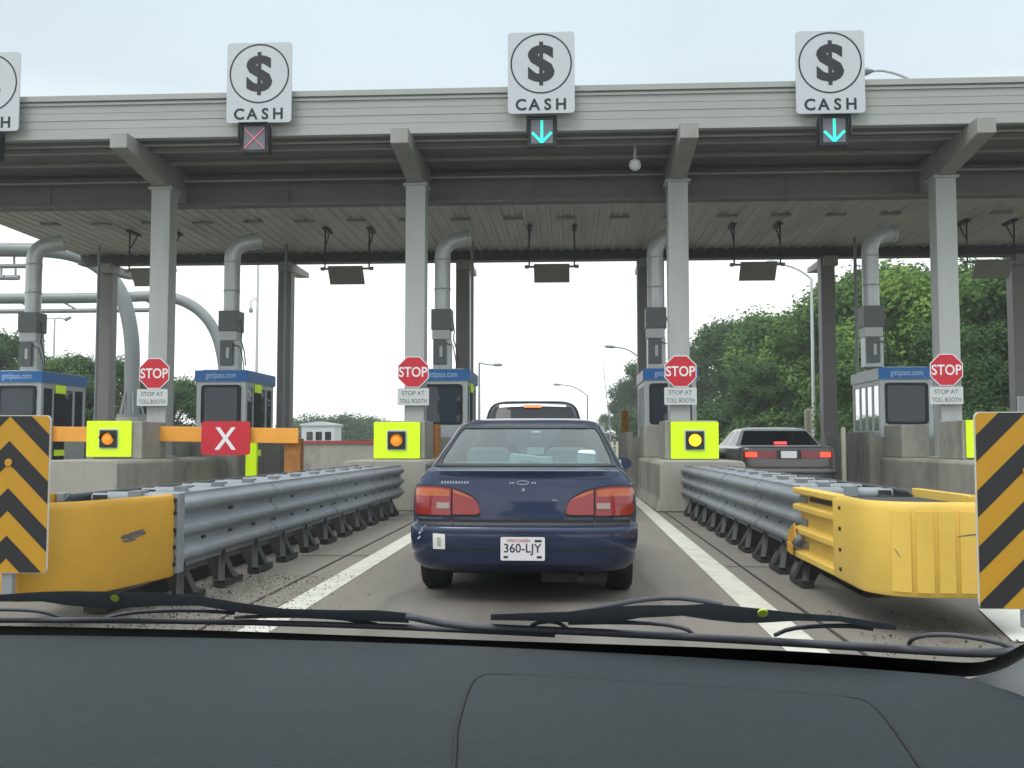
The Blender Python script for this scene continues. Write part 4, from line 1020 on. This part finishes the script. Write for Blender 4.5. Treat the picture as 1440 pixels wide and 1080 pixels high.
# ------------------------------------------------------------------ own car: dashboard, glass, wipers
own = thing('passenger_car', (-.35,1.0,0), 'car we sit in: dark slate dashboard, black wipers and windshield edge in front', 'car')
OO = own.location
BX0 = -.35
def base_y(x): return 1.23-.225*(x+.6)**2 - 1.2*max(0,x-.36)**2
ZB0 = .915; SLP = .56
def glass_z(x, y): return ZB0 + SLP*(base_y(x)-y)
def on_glass(px, py, off=0.0):
    up = off*sqrt(1+SLP*SLP)
    d = ray(px,py); lo, hi = .2, 2.5
    for _ in range(60):
        t_ = (lo+hi)/2; p = CAM+d*t_
        if p.z < glass_z(p.x,p.y)+up: lo = t_
        else: hi = t_
    return CAM+d*lo
def dash_z(x, y):
    z = .930+.020*(1-((y-.72)/.45)**2) - .006*max(0,y-1.0)*10*0
    e = max(0, x-.345); z -= 7.5*e*e
    e2 = max(0, .62-y); z -= .9*e2*e2
    e3 = min(1, max(0, 1-(base_y(x)-y)/.16)); z -= .026*e3*e3
    return z
# dashboard as a solid slab with rounded top
def dash_edge(x): return base_y(x)-.006
mb = MB(); nx, ny = 60, 40; xs = linsp(-1.05,.60,nx)
for i, x in enumerate(xs):
    for k in range(ny):
        y = .33+(dash_edge(x)-.33)*k/(ny-1); z = dash_z(x,y)
        if dash_edge(x)-y < .05: z = min(z, glass_z(x,y)-.004)
        mb.v.append((x,y,z))
mb.f = [(i*ny+k,(i+1)*ny+k,(i+1)*ny+k+1,i*ny+k+1) for i in range(nx-1) for k in range(ny-1)]
m = len(mb.v); mb.v += [(x,y,.55) for x,y in ((-1.05,.33),(.60,.33))]
mb.v += [(x,.33,.6) for x in xs]; 
mb.f += [(i*ny, m+2+i, m+3+i, (i+1)*ny) for i in range(nx-1)]
dash = mb.build('dashboard', M['dash'], own, OO, smooth='all')
# airbag cover: raised panel inside a dark seam
def on_dash(px, py, off=0):
    d = ray(px,py); lo, hi = .2, 1.3
    for _ in range(50):
        t_ = (lo+hi)/2; p = CAM+d*t_
        if p.z > dash_z(p.x,p.y)+off: lo = t_
        else: hi = t_
    return CAM+d*lo
ctl = [(640,1055),(640,1030),(648,1000),(656,975),(663,960),(675,951),(695,949),(780,953),(900,961),(1010,968),(1120,976),(1195,981),(1222,988),(1240,1003),(1262,1032),(1298,1085),(1320,1120)]
ctl = [(636,1120),(637,1085)]+ctl
pts = [on_dash(px,py,.0) for px,py in ctl]
# smooth polyline
def smooth(P, it=2):
    for _ in range(it):
        Q = [P[0]]
        for a, b in zip(P,P[1:]): Q += [a*.75+b*.25, a*.25+b*.75]
        P = Q+[P[-1]]
    return P
P2 = smooth(pts)
for p in P2: p.z = dash_z(p.x,p.y)-.0005
mb = MB(); mb.tube(P2,[.0007+.0009*min(1,max(0,(p.x-.02)/.24)) for p in P2] if False else .0022,6); mb.build('airbag_seam', M['dash_gap'], dash, OO)
c = sum(P2,V((0,0,0)))/len(P2)
# raised cover as a grid inside the outline (row scan in y)
poly = [(p.x,p.y) for p in P2]
def inside_span(y):
    xs_ = []
    for (x1,y1),(x2,y2) in zip(poly, poly[1:]+poly[:1]):
        if (y1-y)*(y2-y) < 0: xs_.append(x1+(x2-x1)*(y-y1)/(y2-y1))
    return (min(xs_), max(xs_)) if len(xs_) > 1 else None
ymax = max(p[1] for p in poly); ymin = min(p[1] for p in poly)
mb = MB(); rows = []
for k in range(24):
    y = ymin+.01+(ymax-.004-ymin-.01)*k/23; sp_ = inside_span(y)
    if not sp_: continue
    a, b = sp_[0]+.0025, sp_[1]-.0025
    rows.append([(a+(b-a)*i/20, y, dash_z(a+(b-a)*i/20,y)+.0012) for i in range(21)])
mb.v = [p for r in rows for p in r]; mb.f = [(r*21+i,r*21+i+1,(r+1)*21+i+1,(r+1)*21+i) for r in range(len(rows)-1) for i in range(20)]
mb.build('airbag_cover', M['dash'], dash, OO, smooth='all')
# windshield glass and black border
fr = [(-60,879),(0,880),(160,883),(320,887),(510,894),(700,901),(860,906),(1020,911),(1180,919),(1260,925),(1340,931),(1375,932),(1400,926),(1420,916),(1440,905),(1475,888)]
lo_ = [(-60,905),(0,905),(160,907),(320,910),(510,916),(700,922),(860,929),(1020,936),(1180,945),(1260,950),(1340,953),(1385,950),(1412,941),(1432,930),(1455,916),(1490,898)]
mb = MB(); top_ = [on_glass(px,py,-.004) for px,py in fr]; bot_ = [on_glass(px,py,-.004) for px,py in lo_]
A = smooth(top_,1); B = smooth(bot_,1); n = len(A)
mb.add(A+B,[(i,i+1,n+i+1,n+i) for i in range(n-1)]); mb.build('windshield_border', M['frit'], own, OO, smooth='all')
# pillar trim (pale) right of the dash, following the glass corner up towards the roof
tp = smooth([on_glass(px,py,-.006) for px,py in ((1350,958),(1380,950),(1412,941),(1432,930),(1455,916),(1490,898),(1560,840),(1700,700))],1)
mb = MB(); n = len(tp); rows_ = [tp]
for k, (dx,dz,dy) in enumerate(((.012,-.02,-.01),(.03,-.06,-.02),(.05,-.13,-.03),(.06,-.22,-.03))): rows_.append([V((p.x+dx,p.y+dy,p.z+dz)) for p in tp])
mb.v = [tuple(p) for r in rows_ for p in r]; mb.f = [(r*n+i,(r+1)*n+i,(r+1)*n+i+1,r*n+i+1) for r in range(len(rows_)-1) for i in range(n-1)]
mb.build('pillar_trim', M['pillar'], own, OO, smooth='all')
mb = MB(); mb.box(.43,.62,.2,1.02,.70,.86); mb.build('door_trim', M['pillar'], own, OO, bevel=.05, seg=4)
# cowl and bonnet beyond the glass (below the line of sight)
mb = MB(); nx = 24; xs = linsp(-1.10,.42,nx)
secs = [(0.012,-.03),(.06,-.045),(.16,-.05)]
vs = [(x,base_y(x)+dy,ZB0+dz-.02*0) for dy,dz in secs for x in xs]; mb.add(vs,[(r*nx+i,r*nx+i+1,(r+1)*nx+i+1,(r+1)*nx+i) for r in range(len(secs)-1) for i in range(nx-1)]); mb.build('cowl', M['cowl'], own, OO, smooth='all')
mb = MB(); secs = [(.165,-.055),(.45,-.13),(.8,-.23),(1.0,-.30),(1.06,-.36),(1.07,-.5)]
vs = [(BX0+(x-BX0)*(1-.05*r),base_y(x)+dy-(.18*((x-BX0)/.76)**2*(r/5)),ZB0+dz-.05*((x-BX0)/.76)**4) for r,(dy,dz) in enumerate(secs) for x in xs]; mb.add(vs,[(r*nx+i,r*nx+i+1,(r+1)*nx+i+1,(r+1)*nx+i) for r in range(len(secs)-1) for i in range(nx-1)]); mb.build('bonnet', M['hood'], own, OO, smooth='all')
# roof lining, rear wall and doors, unseen, added to shade the dashboard
mb = MB(); mb.box(-1.02,.36,-1.6,.30,1.44,1.50); mb.build('roof', M['pillar'], own, OO, bevel=.03)
mb = MB(); mb.box(-1.02,.40,-1.7,-1.6,.4,1.49); mb.build('rear_wall', M['trim'], own, OO)
for xa in (-1.12,.50):
    mb = MB(); mb.box(xa,xa+.07,-1.6,.60,.3,.92); mb.build('door', M['trim'], own, OO, bevel=.02)
# wipers lying on the outside of the glass: pixel outlines mapped to the glass surface
def ribbon(top, bot, o0, o1):
    mb = MB(); n = len(top)
    for off in (o1,o0):
        mb.v += [tuple(on_glass(*p,off)) for p in top]+[tuple(on_glass(*p,off)) for p in bot]
    for b_, s in ((0,1),(2*n,-1)):
        for i in range(n-1): mb.f.append((b_+i,b_+i+1,b_+n+i+1,b_+n+i)[::s])
    for i in range(n-1): mb.f += [(i,2*n+i,2*n+i+1,i+1),(n+i,n+i+1,3*n+i+1,3*n+i)]
    mb.f += [(0,n,3*n,2*n),(n-1,3*n-1,4*n-1,2*n-1)]
    return mb
def wire(pl, r, off):
    mb = MB(); mb.tube(smooth([on_glass(px,py,off) for px,py in pl],1),r,8); return mb
wr = ribbon([(690,864),(740,862),(800,860),(850,854),(900,851),(960,851),(1000,849),(1040,853),(1070,856),(1120,862),(1180,866),(1230,874),(1260,879)],
            [(690,872),(740,873),(800,875),(850,878),(900,869),(960,866),(1000,872),(1040,876),(1070,876),(1120,873),(1180,874),(1230,884),(1260,886)],.010,.018).build('wiper_arm', M['wiper'], own, OO, smooth=True)
wire([(810,861),(860,851),(905,843),(945,840),(985,844),(1015,851)],.0026,.018).build('wiper_spring', M['blade'], wr, OO, smooth='all')
wire([(570,866),(640,880),(720,884),(900,892),(1100,903),(1300,915),(1380,919),(1430,917)],.0042,.007).build('wiper_blade', M['blade'], wr, OO, smooth='all')
mb = MB()
for pl in ([(742,885),(752,876),(780,873),(800,884),(796,890)],[(800,876),(870,875),(930,877),(965,884),(974,891)],[(1090,893),(1110,884),(1150,880),(1200,880),(1228,884)],[(1278,905),(1284,897),(1310,892),(1345,893),(1400,902),(1430,914)]):
    mb.tube(smooth([on_glass(px,py,.014) for px,py in pl],1),.0022,8)
mb.build('blade_yoke', M['blade'], wr, OO, smooth='all')
mb = MB(); p = on_glass(1073,863,.006); mb.lathe([(.005,0),(.005,.002)],'z',p,14); mb.v = [tuple(p+ (Euler((-.9,0,0)).to_matrix() @ (V(v)-p))) for v in mb.v]; mb.build('wiper_dot', M['wdot'], wr, OO)
wl = ribbon([(-60,842),(0,836),(60,832),(100,831),(160,832),(220,833),(280,838),(340,848),(400,856),(480,858),(530,858),(575,862)],
            [(-60,850),(0,846),(60,846),(100,852),(160,856),(220,852),(280,852),(340,862),(400,868),(480,872),(530,874),(575,876)],.010,.018).build('wiper_arm', M['wiper'], own, OO, smooth=True)
wire([(-60,872),(100,872),(300,874),(520,880),(700,888),(780,892)],.0036,.007).build('wiper_blade', M['blade'], wl, OO, smooth='all')
mb = MB()
for pl in ([(-40,858),(20,857),(60,860),(85,868),(90,874)],[(145,874),(155,866),(200,860),(270,858),(330,862)],[(330,868),(400,866),(470,868),(530,878)]):
    mb.tube(smooth([on_glass(px,py,.014) for px,py in pl],1),.0022,8)
mb.build('blade_yoke', M['blade'], wl, OO, smooth='all')
mb = MB(); p = on_glass(161,842,.006); mb.lathe([(.005,0),(.005,.002)],'z',p,14); mb.v = [tuple(p+(Euler((-.9,0,0)).to_matrix() @ (V(v)-p))) for v in mb.v]; mb.build('wiper_dot', M['wdot'], wl, OO)

# ------------------------------------------------------------------ arched gantries of the open road lanes (left)
def gantry(Y, top_pts, base_px, label, rad):
    b = at(*base_px,Y)
    t = thing('arched_gantry', (b.x,Y,0), label, 'gantry', 'arched gantries over the open road lanes'); org = t.location
    P = [at(px,py,Y) for px,py in top_pts]
    pts = [P[0]]; 
    mb = MB(); pp = smooth(P,3); mb.tube(pp,rad,16); mb.build('arch_pipe', M['gantry'], t, org, smooth=True)
    mb = MB(); mb.lathe([(rad*1.9,b.z-.06),(rad*1.9,b.z+.06)],c=(b.x-org.x,0,0),n=16)
    for k in range(6): a = k*pi/3; mb.bar((b.x-org.x+cos(a)*rad*1.7,sin(a)*rad*1.7,b.z),(b.x-org.x+cos(a)*rad,sin(a)*rad,b.z+.9),.05,.05)
    mb.build('base_flange', M['gantry'], t)
    mb = MB(); mb.lathe([(.55,0),(.55,b.z-.06)],n=20); mb.build('pedestal', M['concrete'], t, smooth=True)
    return t, org
gt, org = gantry(36,[(-420,350),(-200,350),(0,351),(90,352),(140,372),(172,410),(186,470),(186,530),(185,585)],(185,585),'nearer arched grey gantry pipe at left with its curved leg beside the stop sign',.27)
mb = MB(); a = at(-200,376,36); b = at(40,374,36); mb.tube([a,b],.09,8)
for px in (-80,-20,20): mb.bar(at(px,352,36),at(px,376,36),.06,.06)
mb.build('lower_chord', M['gantry'], gt, org)
for px in (2,22):
    mb = MB(); a = at(px,378,36); mb.tube([a,a+V((0,0,-.25))],.04,6); mb.lathe([(.10,-.5),(.10,.0)],'x',a+V((.2,-.1,-.35)),10); mb.build('gantry_camera', M['polegrey'], gt, org)
gt, org = gantry(47,[(-420,422),(-200,421),(0,420),(150,419),(235,415),(275,430),(303,462),(315,510),(318,570),(318,600)],(318,600),'farther arched grey gantry at left reaching behind the booth with the red X',.26)
mb = MB(); mb.tube([at(-300,441,47),at(210,436,47)],.11,8)
for px in range(-280,220,60): mb.bar(at(px,420,47),at(px+34,439,47),.08,.08)
mb.build('lower_chord', M['gantry'], gt, org)

# ------------------------------------------------------------------ light poles
def lamp(base, Y, arm, label, r=.09, m='pole', twohead=False):
    """base (px) of pole, arm = pixel polyline from pole top to lamp head"""
    P = [at(px,py,Y) for px,py in arm]; x = P[0].x
    t = thing('light_pole', (x,Y,0), label, 'light pole'); org = t.location
    mb = MB(); mb.tube([(x,Y,0),(x,Y,P[0].z*.5),P[0]],[r,r*.85,r*.65],12); mb.lathe([(r*2,0),(r*2,.25)],c=(x,Y,0),n=12); mb.build('pole', M[m], t, org, smooth=True)
    mb = MB(); mb.tube(smooth(P,2),r*.5,8); mb.build('arm', M[m], t, org, smooth=True)
    h = P[-1]; d = (P[-1]-P[-2]).normalized(); mb = MB(); mb.tube([h-d*.1,h+d*.15,h+d*.55,h+d*.7],[r*.6,r*1.7,r*1.6,r*.5],10); mb.v = [(v[0],v[1],h.z+(v[2]-h.z)*.7) for v in mb.v]; mb.build('lamp_head', M['polegrey'], t, org, smooth=True)
    if twohead:
        mb = MB(); Q = [V((2*x-p.x,p.y,p.z)) for p in P]; mb.tube(smooth(Q,2),r*.5,8); h = Q[-1]; mb.tube([h,h-d*.4],[r*1.6,r],8); mb.build('second_lamp', M['polegrey'], t, org, smooth=True)
    return t, org
lamp(None,36,[(1318,150),(1300,124),(1270,106),(1240,98),(1224,100)],'tall pale light pole whose curved arm shows above the canopy at right',.12)
lamp(None,52,[(1141,392),(1125,380),(1110,374),(1096,371)],'pale light pole between the silver sedan and the trees',.11)
lamp(None,70,[(902,505),(885,492),(872,489),(864,488)],'light pole arm left of the booth at right of the navy sedan',.10,'polegrey')
lamp(None,95,[(826,556),(812,546),(800,542),(788,541)],'thin light pole above the navy sedan roof against the sky',.10,'polegrey')
lamp(None,75,[(674,510),(682,512),(688,513),(694,513)],'light pole close behind the booth left of the dark SUV',.11,'polegrey')
lamp(None,60,[(77,448),(72,447),(66,448),(62,450)],'two-headed light pole above the trees at far left',.08,'pole',True)
t, org = lamp(None,55,[(363,372),(360,366),(357,362),(354,360)],'tall plain pole with small hanging camera left of the column',.09,'pole')
x = t.location.x; mb = MB(); mb.tube([(x,55,9.2),(x-.2,55,9.35),(x-.38,55,9.2),(x-.38,55,8.8)],.03,6); mb.lathe([(.05,.15),(.13,0),(.10,-.15)],c=(x-.38,55,8.7),n=12); mb.build('hanging_camera', M['polegrey'], t, org, smooth=True)
mb = MB(); a = at(847,505,110); b = at(858,598,110); mb.tube([(b.x,110,0),b,a],[.07,.06,.03],8); o = mb.build('mast', M['polegrey'], None, smooth=True); tag(o,'thin leaning mast against the sky right of the dark SUV','mast')

# small white box behind the right marker
p = at(1407,566,31.0); t = thing('equipment_cabinet', (p.x,29.2,0), 'small pale cabinet on a post at the foot of the far right rear column', 'cabinet')
mb = MB(); mb.box(-.26,.26,-.12,.12,1.95,2.5); mb.build('box', M['wbox'], t, bevel=.02)
mb = MB(); mb.box(-.05,.05,-.05,.05,0,1.95); mb.build('post', M['polegrey'], t)
mb = MB()
for k in range(5): mb.box(-.2,.2,-.135,-.121,2.02+k*.085,2.06+k*.085)
mb.build('louvre', M['plaque'], t)

# ------------------------------------------------------------------ wall with red rail, pickets, shed
t = thing('barrier_wall', (-9,42,0), 'low concrete barrier wall with a red top rail beyond the closed lane', 'wall')
mb = MB(); mb.prism([(-8.0,0),(5.4,0),(5.4,1.15),(-8.0,1.15)],0,.25); mb.build('wall', M['concrete'], t)
mb = MB(); mb.box(-8.0,5.4,-.06,.30,1.151,1.28); mb.build('top_rail', M['redrail'], t)
t = thing('picket_fence', (3.2,48,0), 'pale picket fence beyond the lane, right of the navy sedan', 'fence')
mb = MB()
for k in range(14): mb.box(-1.4+k*.22,-1.4+k*.22+.12,0,.05,.2,1.25)
mb.build('pickets', M['picket'], t)
mb = MB(); mb.box(-1.45,1.75,.052,.09,.5,.6); mb.box(-1.45,1.75,.052,.09,1.0,1.1); mb.build('rail', M['picket'], t)
p = at(447,604,95); t = thing('utility_shed', (p.x,95,0), 'small pale building in the distance right of the closed gate arm', 'building')
mb = MB(); mb.box(-1.6,1.6,0,3,0,2.9); mb.build('wall', M['shed'], t)
mb = MB(); mb.prism([(-1.75,2.9),(1.75,2.9),(1.75,3.05),(0,3.3),(-1.75,3.05)],-.15,3.15); mb.build('roof', M['shed'], t)
for x in (-1.1,-.2,.7):
    mb = MB(); mb.box(x,x+.6,-.03,0-.002,1.5,2.3); mb.build('window', M['darkglass'], t)

# ------------------------------------------------------------------ trees
def tree_proto(name, seed, h, rw, nleaf, leaf, lm, low=.12):
    rnd = random.Random(seed)
    clumps = []
    nc = 38
    for k in range(nc):
        u = rnd.random(); z = h*(low+.12+(1-low-.12)*rnd.random()**.85)
        f = (z/h-low)/(1-low); prof = max(.15, sin(pi*min(1,.18+.78*f)))**.7
        a = rnd.uniform(0,2*pi); d = rw*prof*sqrt(rnd.random())*.95
        clumps.append((d*cos(a), d*sin(a), z*.94, rw*(.13+.30*rnd.random()**1.4)))
    wts = [c_[3]**1.7 for c_ in clumps]
    mb = MB()
    for k in range(nleaf):
        cx, cy, cz, r = rnd.choices(clumps, weights=wts)[0]
        d = V((rnd.gauss(0,1),rnd.gauss(0,1),rnd.gauss(0,.8)*(.75 if cz > h*.5 else 1))).normalized()
        rr_ = r*(.55+.5*rnd.random()) + (rnd.random()**6)*r*.35
        p = V((cx,cy,cz))+d*rr_
        if p.z < h*low*.5: p.z = h*low*.5+rnd.random()
        s = leaf*rnd.uniform(.6,1.3)
        nrm = (d+V((rnd.uniform(-.9,.9),rnd.uniform(-.9,.9),rnd.uniform(-.3,1.1)))).normalized()
        q = nrm.to_track_quat('Z','Y').to_matrix() @ Matrix.Rotation(rnd.uniform(0,6.28),3,'Z')
        c4 = [q @ V(v) for v in ((-s,-s*.25,0),(0,-s*.55,s*.12),(s,0,-.05*s),(.1*s,s*.55,s*.1),(-.7*s,s*.35,0))]
        mb.add([p+v for v in c4],[(0,1,2,3,4)])
    cm = bpy.data.meshes.new('crown'); cm.from_pydata(mb.v,[],mb.f); cm.materials.append(M[lm])
    tb = MB(); tb.tube([(0,0,-.1),(.1,0,h*.2),(-.05,.1,h*.45),(.05,0,h*.8)],[h*.028,h*.022,h*.016,h*.005],10)
    for cx,cy,cz,r in clumps[:14]:
        z_ = max(h*.15,cz*.55); tb.tube([(0,0,z_),(cx*.5,cy*.5,z_+(cz-z_)*.6),(cx,cy,cz)],[h*.010,h*.006,h*.002],6)
    tm = bpy.data.meshes.new('trunk'); tm.from_pydata(tb.v,[],tb.f); tm.materials.append(M['bark'])
    return cm, tm, h
protos = {'d':[tree_proto('d',s,11,3.6,15000,.135,'leaf_dark') for s in (1,2,3)],
          'm':[tree_proto('m',s,10,3.6,15000,.135,'leaf_mid') for s in (4,5)],
          'l':[tree_proto('l',s,9,3.8,15000,.135,'leaf_light') for s in (6,7)],
          'b':[tree_proto('b',9,4,2.6,6500,.12,'leaf_mid',.02), tree_proto('b',10,4,2.6,6500,.12,'leaf_dark',.02)]}
cnt = [0]
def tree(kind, px, ytop, Y, label, group, sx=1):
    p = at(px,ytop,Y); P = protos[kind][cnt[0] % len(protos[kind])]; cnt[0] += 1
    t = thing('bush' if kind == 'b' else 'tree', (p.x,Y,0), label, 'bush' if kind == 'b' else 'tree', group)
    s = p.z/P[2]; k = s*sx
    for nm, me in (('trunk',P[1]),('crown',P[0])):
        o = bpy.data.objects.new(nm, me); COL.objects.link(o); o.parent = t
    t.scale = (k,k,s); t.rotation_euler.z = random.uniform(0,6.28)
    return t
G = 'trees along the right side of the road'
desc = {'d':'dark green','m':'mid green','l':'light green'}
right = [('d',868,560,150,'small distant tree at the left end of the right-hand tree row'),('d',888,532,135,'distant tree close left of the booth right of the navy sedan'),('d',908,505,120,'dark tree hidden mostly behind the booth right of the navy sedan'),
 ('d',985,478,95,'dark tree right of the stop sign, lowest of the ridge there'),('d',1015,452,84,'dark tree left above the silver sedan with a stepped crown'),('d',1050,442,78,'dark tree behind the silver sedan roof'),('m',1085,436,74,'rounded mid green tree just left of the pale light pole'),
 ('l',1120,470,62,'light green tree at the foot of the pale light pole'),('d',1128,440,72,'dark tree directly behind the pale light pole'),('d',1165,415,68,'tall dark tree behind the dark rear column at right'),('l',1195,405,60,'light green tree between the rear column and the right booth duct'),
 ('m',1250,372,56,'tall mid green tree behind the right booth duct'),('l',1275,395,52,'light green tree left of the rightmost front column'),('d',1225,380,66,'dark tall tree behind the light ones near the right booth duct'),('d',1300,372,60,'dark tall tree behind the rightmost front column'),
 ('d',1360,362,54,'dark tall tree right of the rightmost front column'),('m',1395,378,48,'mid green tree behind the far right rear column'),('d',1440,355,50,'dark tree at the right photo edge'),('m',1490,350,46,'mid green tree just past the right photo edge'),
 ('d',1330,450,46,'low dark tree behind the rightmost stop sign'),('d',1420,450,42,'low dark tree behind the right marker'),('d',1060,500,60,'low dark tree right behind the silver sedan'),('m',1210,480,50,'low mid green tree behind the pale right booth'),('d',945,520,110,'far dark tree behind the column right of the navy sedan')]
for k,px,yt,Y,lb in right: tree(k,px,yt,Y,lb,G,1.05)
for i,(px,Y) in enumerate(((985,78),(1030,70),(1090,60),(1150,56),(1205,52),(1265,48),(1330,44),(1400,40),(1460,40),(930,95))):
    tree('b',px,575,Y,('dark undergrowth bush '+['right of the stop sign by the navy sedan lane','left of the silver sedan','behind the silver sedan','behind the dark rear column at right','beside the pale right booth','behind the pale right booth','behind the rightmost stop sign plaque','behind the far right rear column','at the right photo edge','behind the booth right of the navy sedan'][i]),'bushes under the right-hand trees',1.5)
G2 = 'trees behind the open road lanes at left'
left = [('d',-25,470,62,'dark tree at the left photo edge'),('d',12,462,66,'dark tree above the leftmost booth roof'),('m',70,500,58,'mid green tree right of the leftmost booth duct'),('d',105,498,60,'dark tree left of the rear column at left'),('m',150,500,62,'mid green tree behind the rear column at left'),('d',200,520,64,'dark tree behind the curved gantry leg'),('m',245,528,66,'mid green tree right of the leftmost stop sign'),('d',285,540,70,'dark tree behind the booth with the red X'),('d',120,530,50,'low dark tree in front of the row behind the gantry leg'),('d',40,520,52,'low dark tree behind the leftmost booth')]
for k,px,yt,Y,lb in left: tree(k,px,yt,Y,lb,G2,1.1)
far = [(415,590),(440,586),(465,592),(490,585),(512,587),(535,592),(640,600)]
for i,(px,yt) in enumerate(far): tree('b',px,yt,150,'distant low tree '+['beside the column right of the X booth','behind the pale distant building','right of the pale distant building','midway between gate arm and beacon panel','left of the lime beacon by the navy sedan','behind the lime beacon by the navy sedan','behind the booth left of the navy sedan'][i],'distant trees beyond the closed lane',1.4)

# ------------------------------------------------------------------ thin summer haze
mb = MB(); mb.box(-410,410,-110,430,-1.1,17); hz = mb.build('haze', bpy.data.materials.new('haze_air')); tag(hz, 'thin pale summer haze', 'haze', kind='stuff')
hm = hz.data.materials[0]; hm.use_nodes = True; N = hm.node_tree.nodes; N.remove(N['Principled BSDF'])
pv = N.new('ShaderNodeVolumePrincipled'); pv.inputs['Color'].default_value = (.93,.96,1,1); pv.inputs['Density'].default_value = .0011; pv.inputs['Anisotropy'].default_value = .2
hm.node_tree.links.new(pv.outputs[0], N['Material Output'].inputs['Volume'])
sc.cycles.volume_bounces = 0; sc.cycles.volume_max_steps = 64
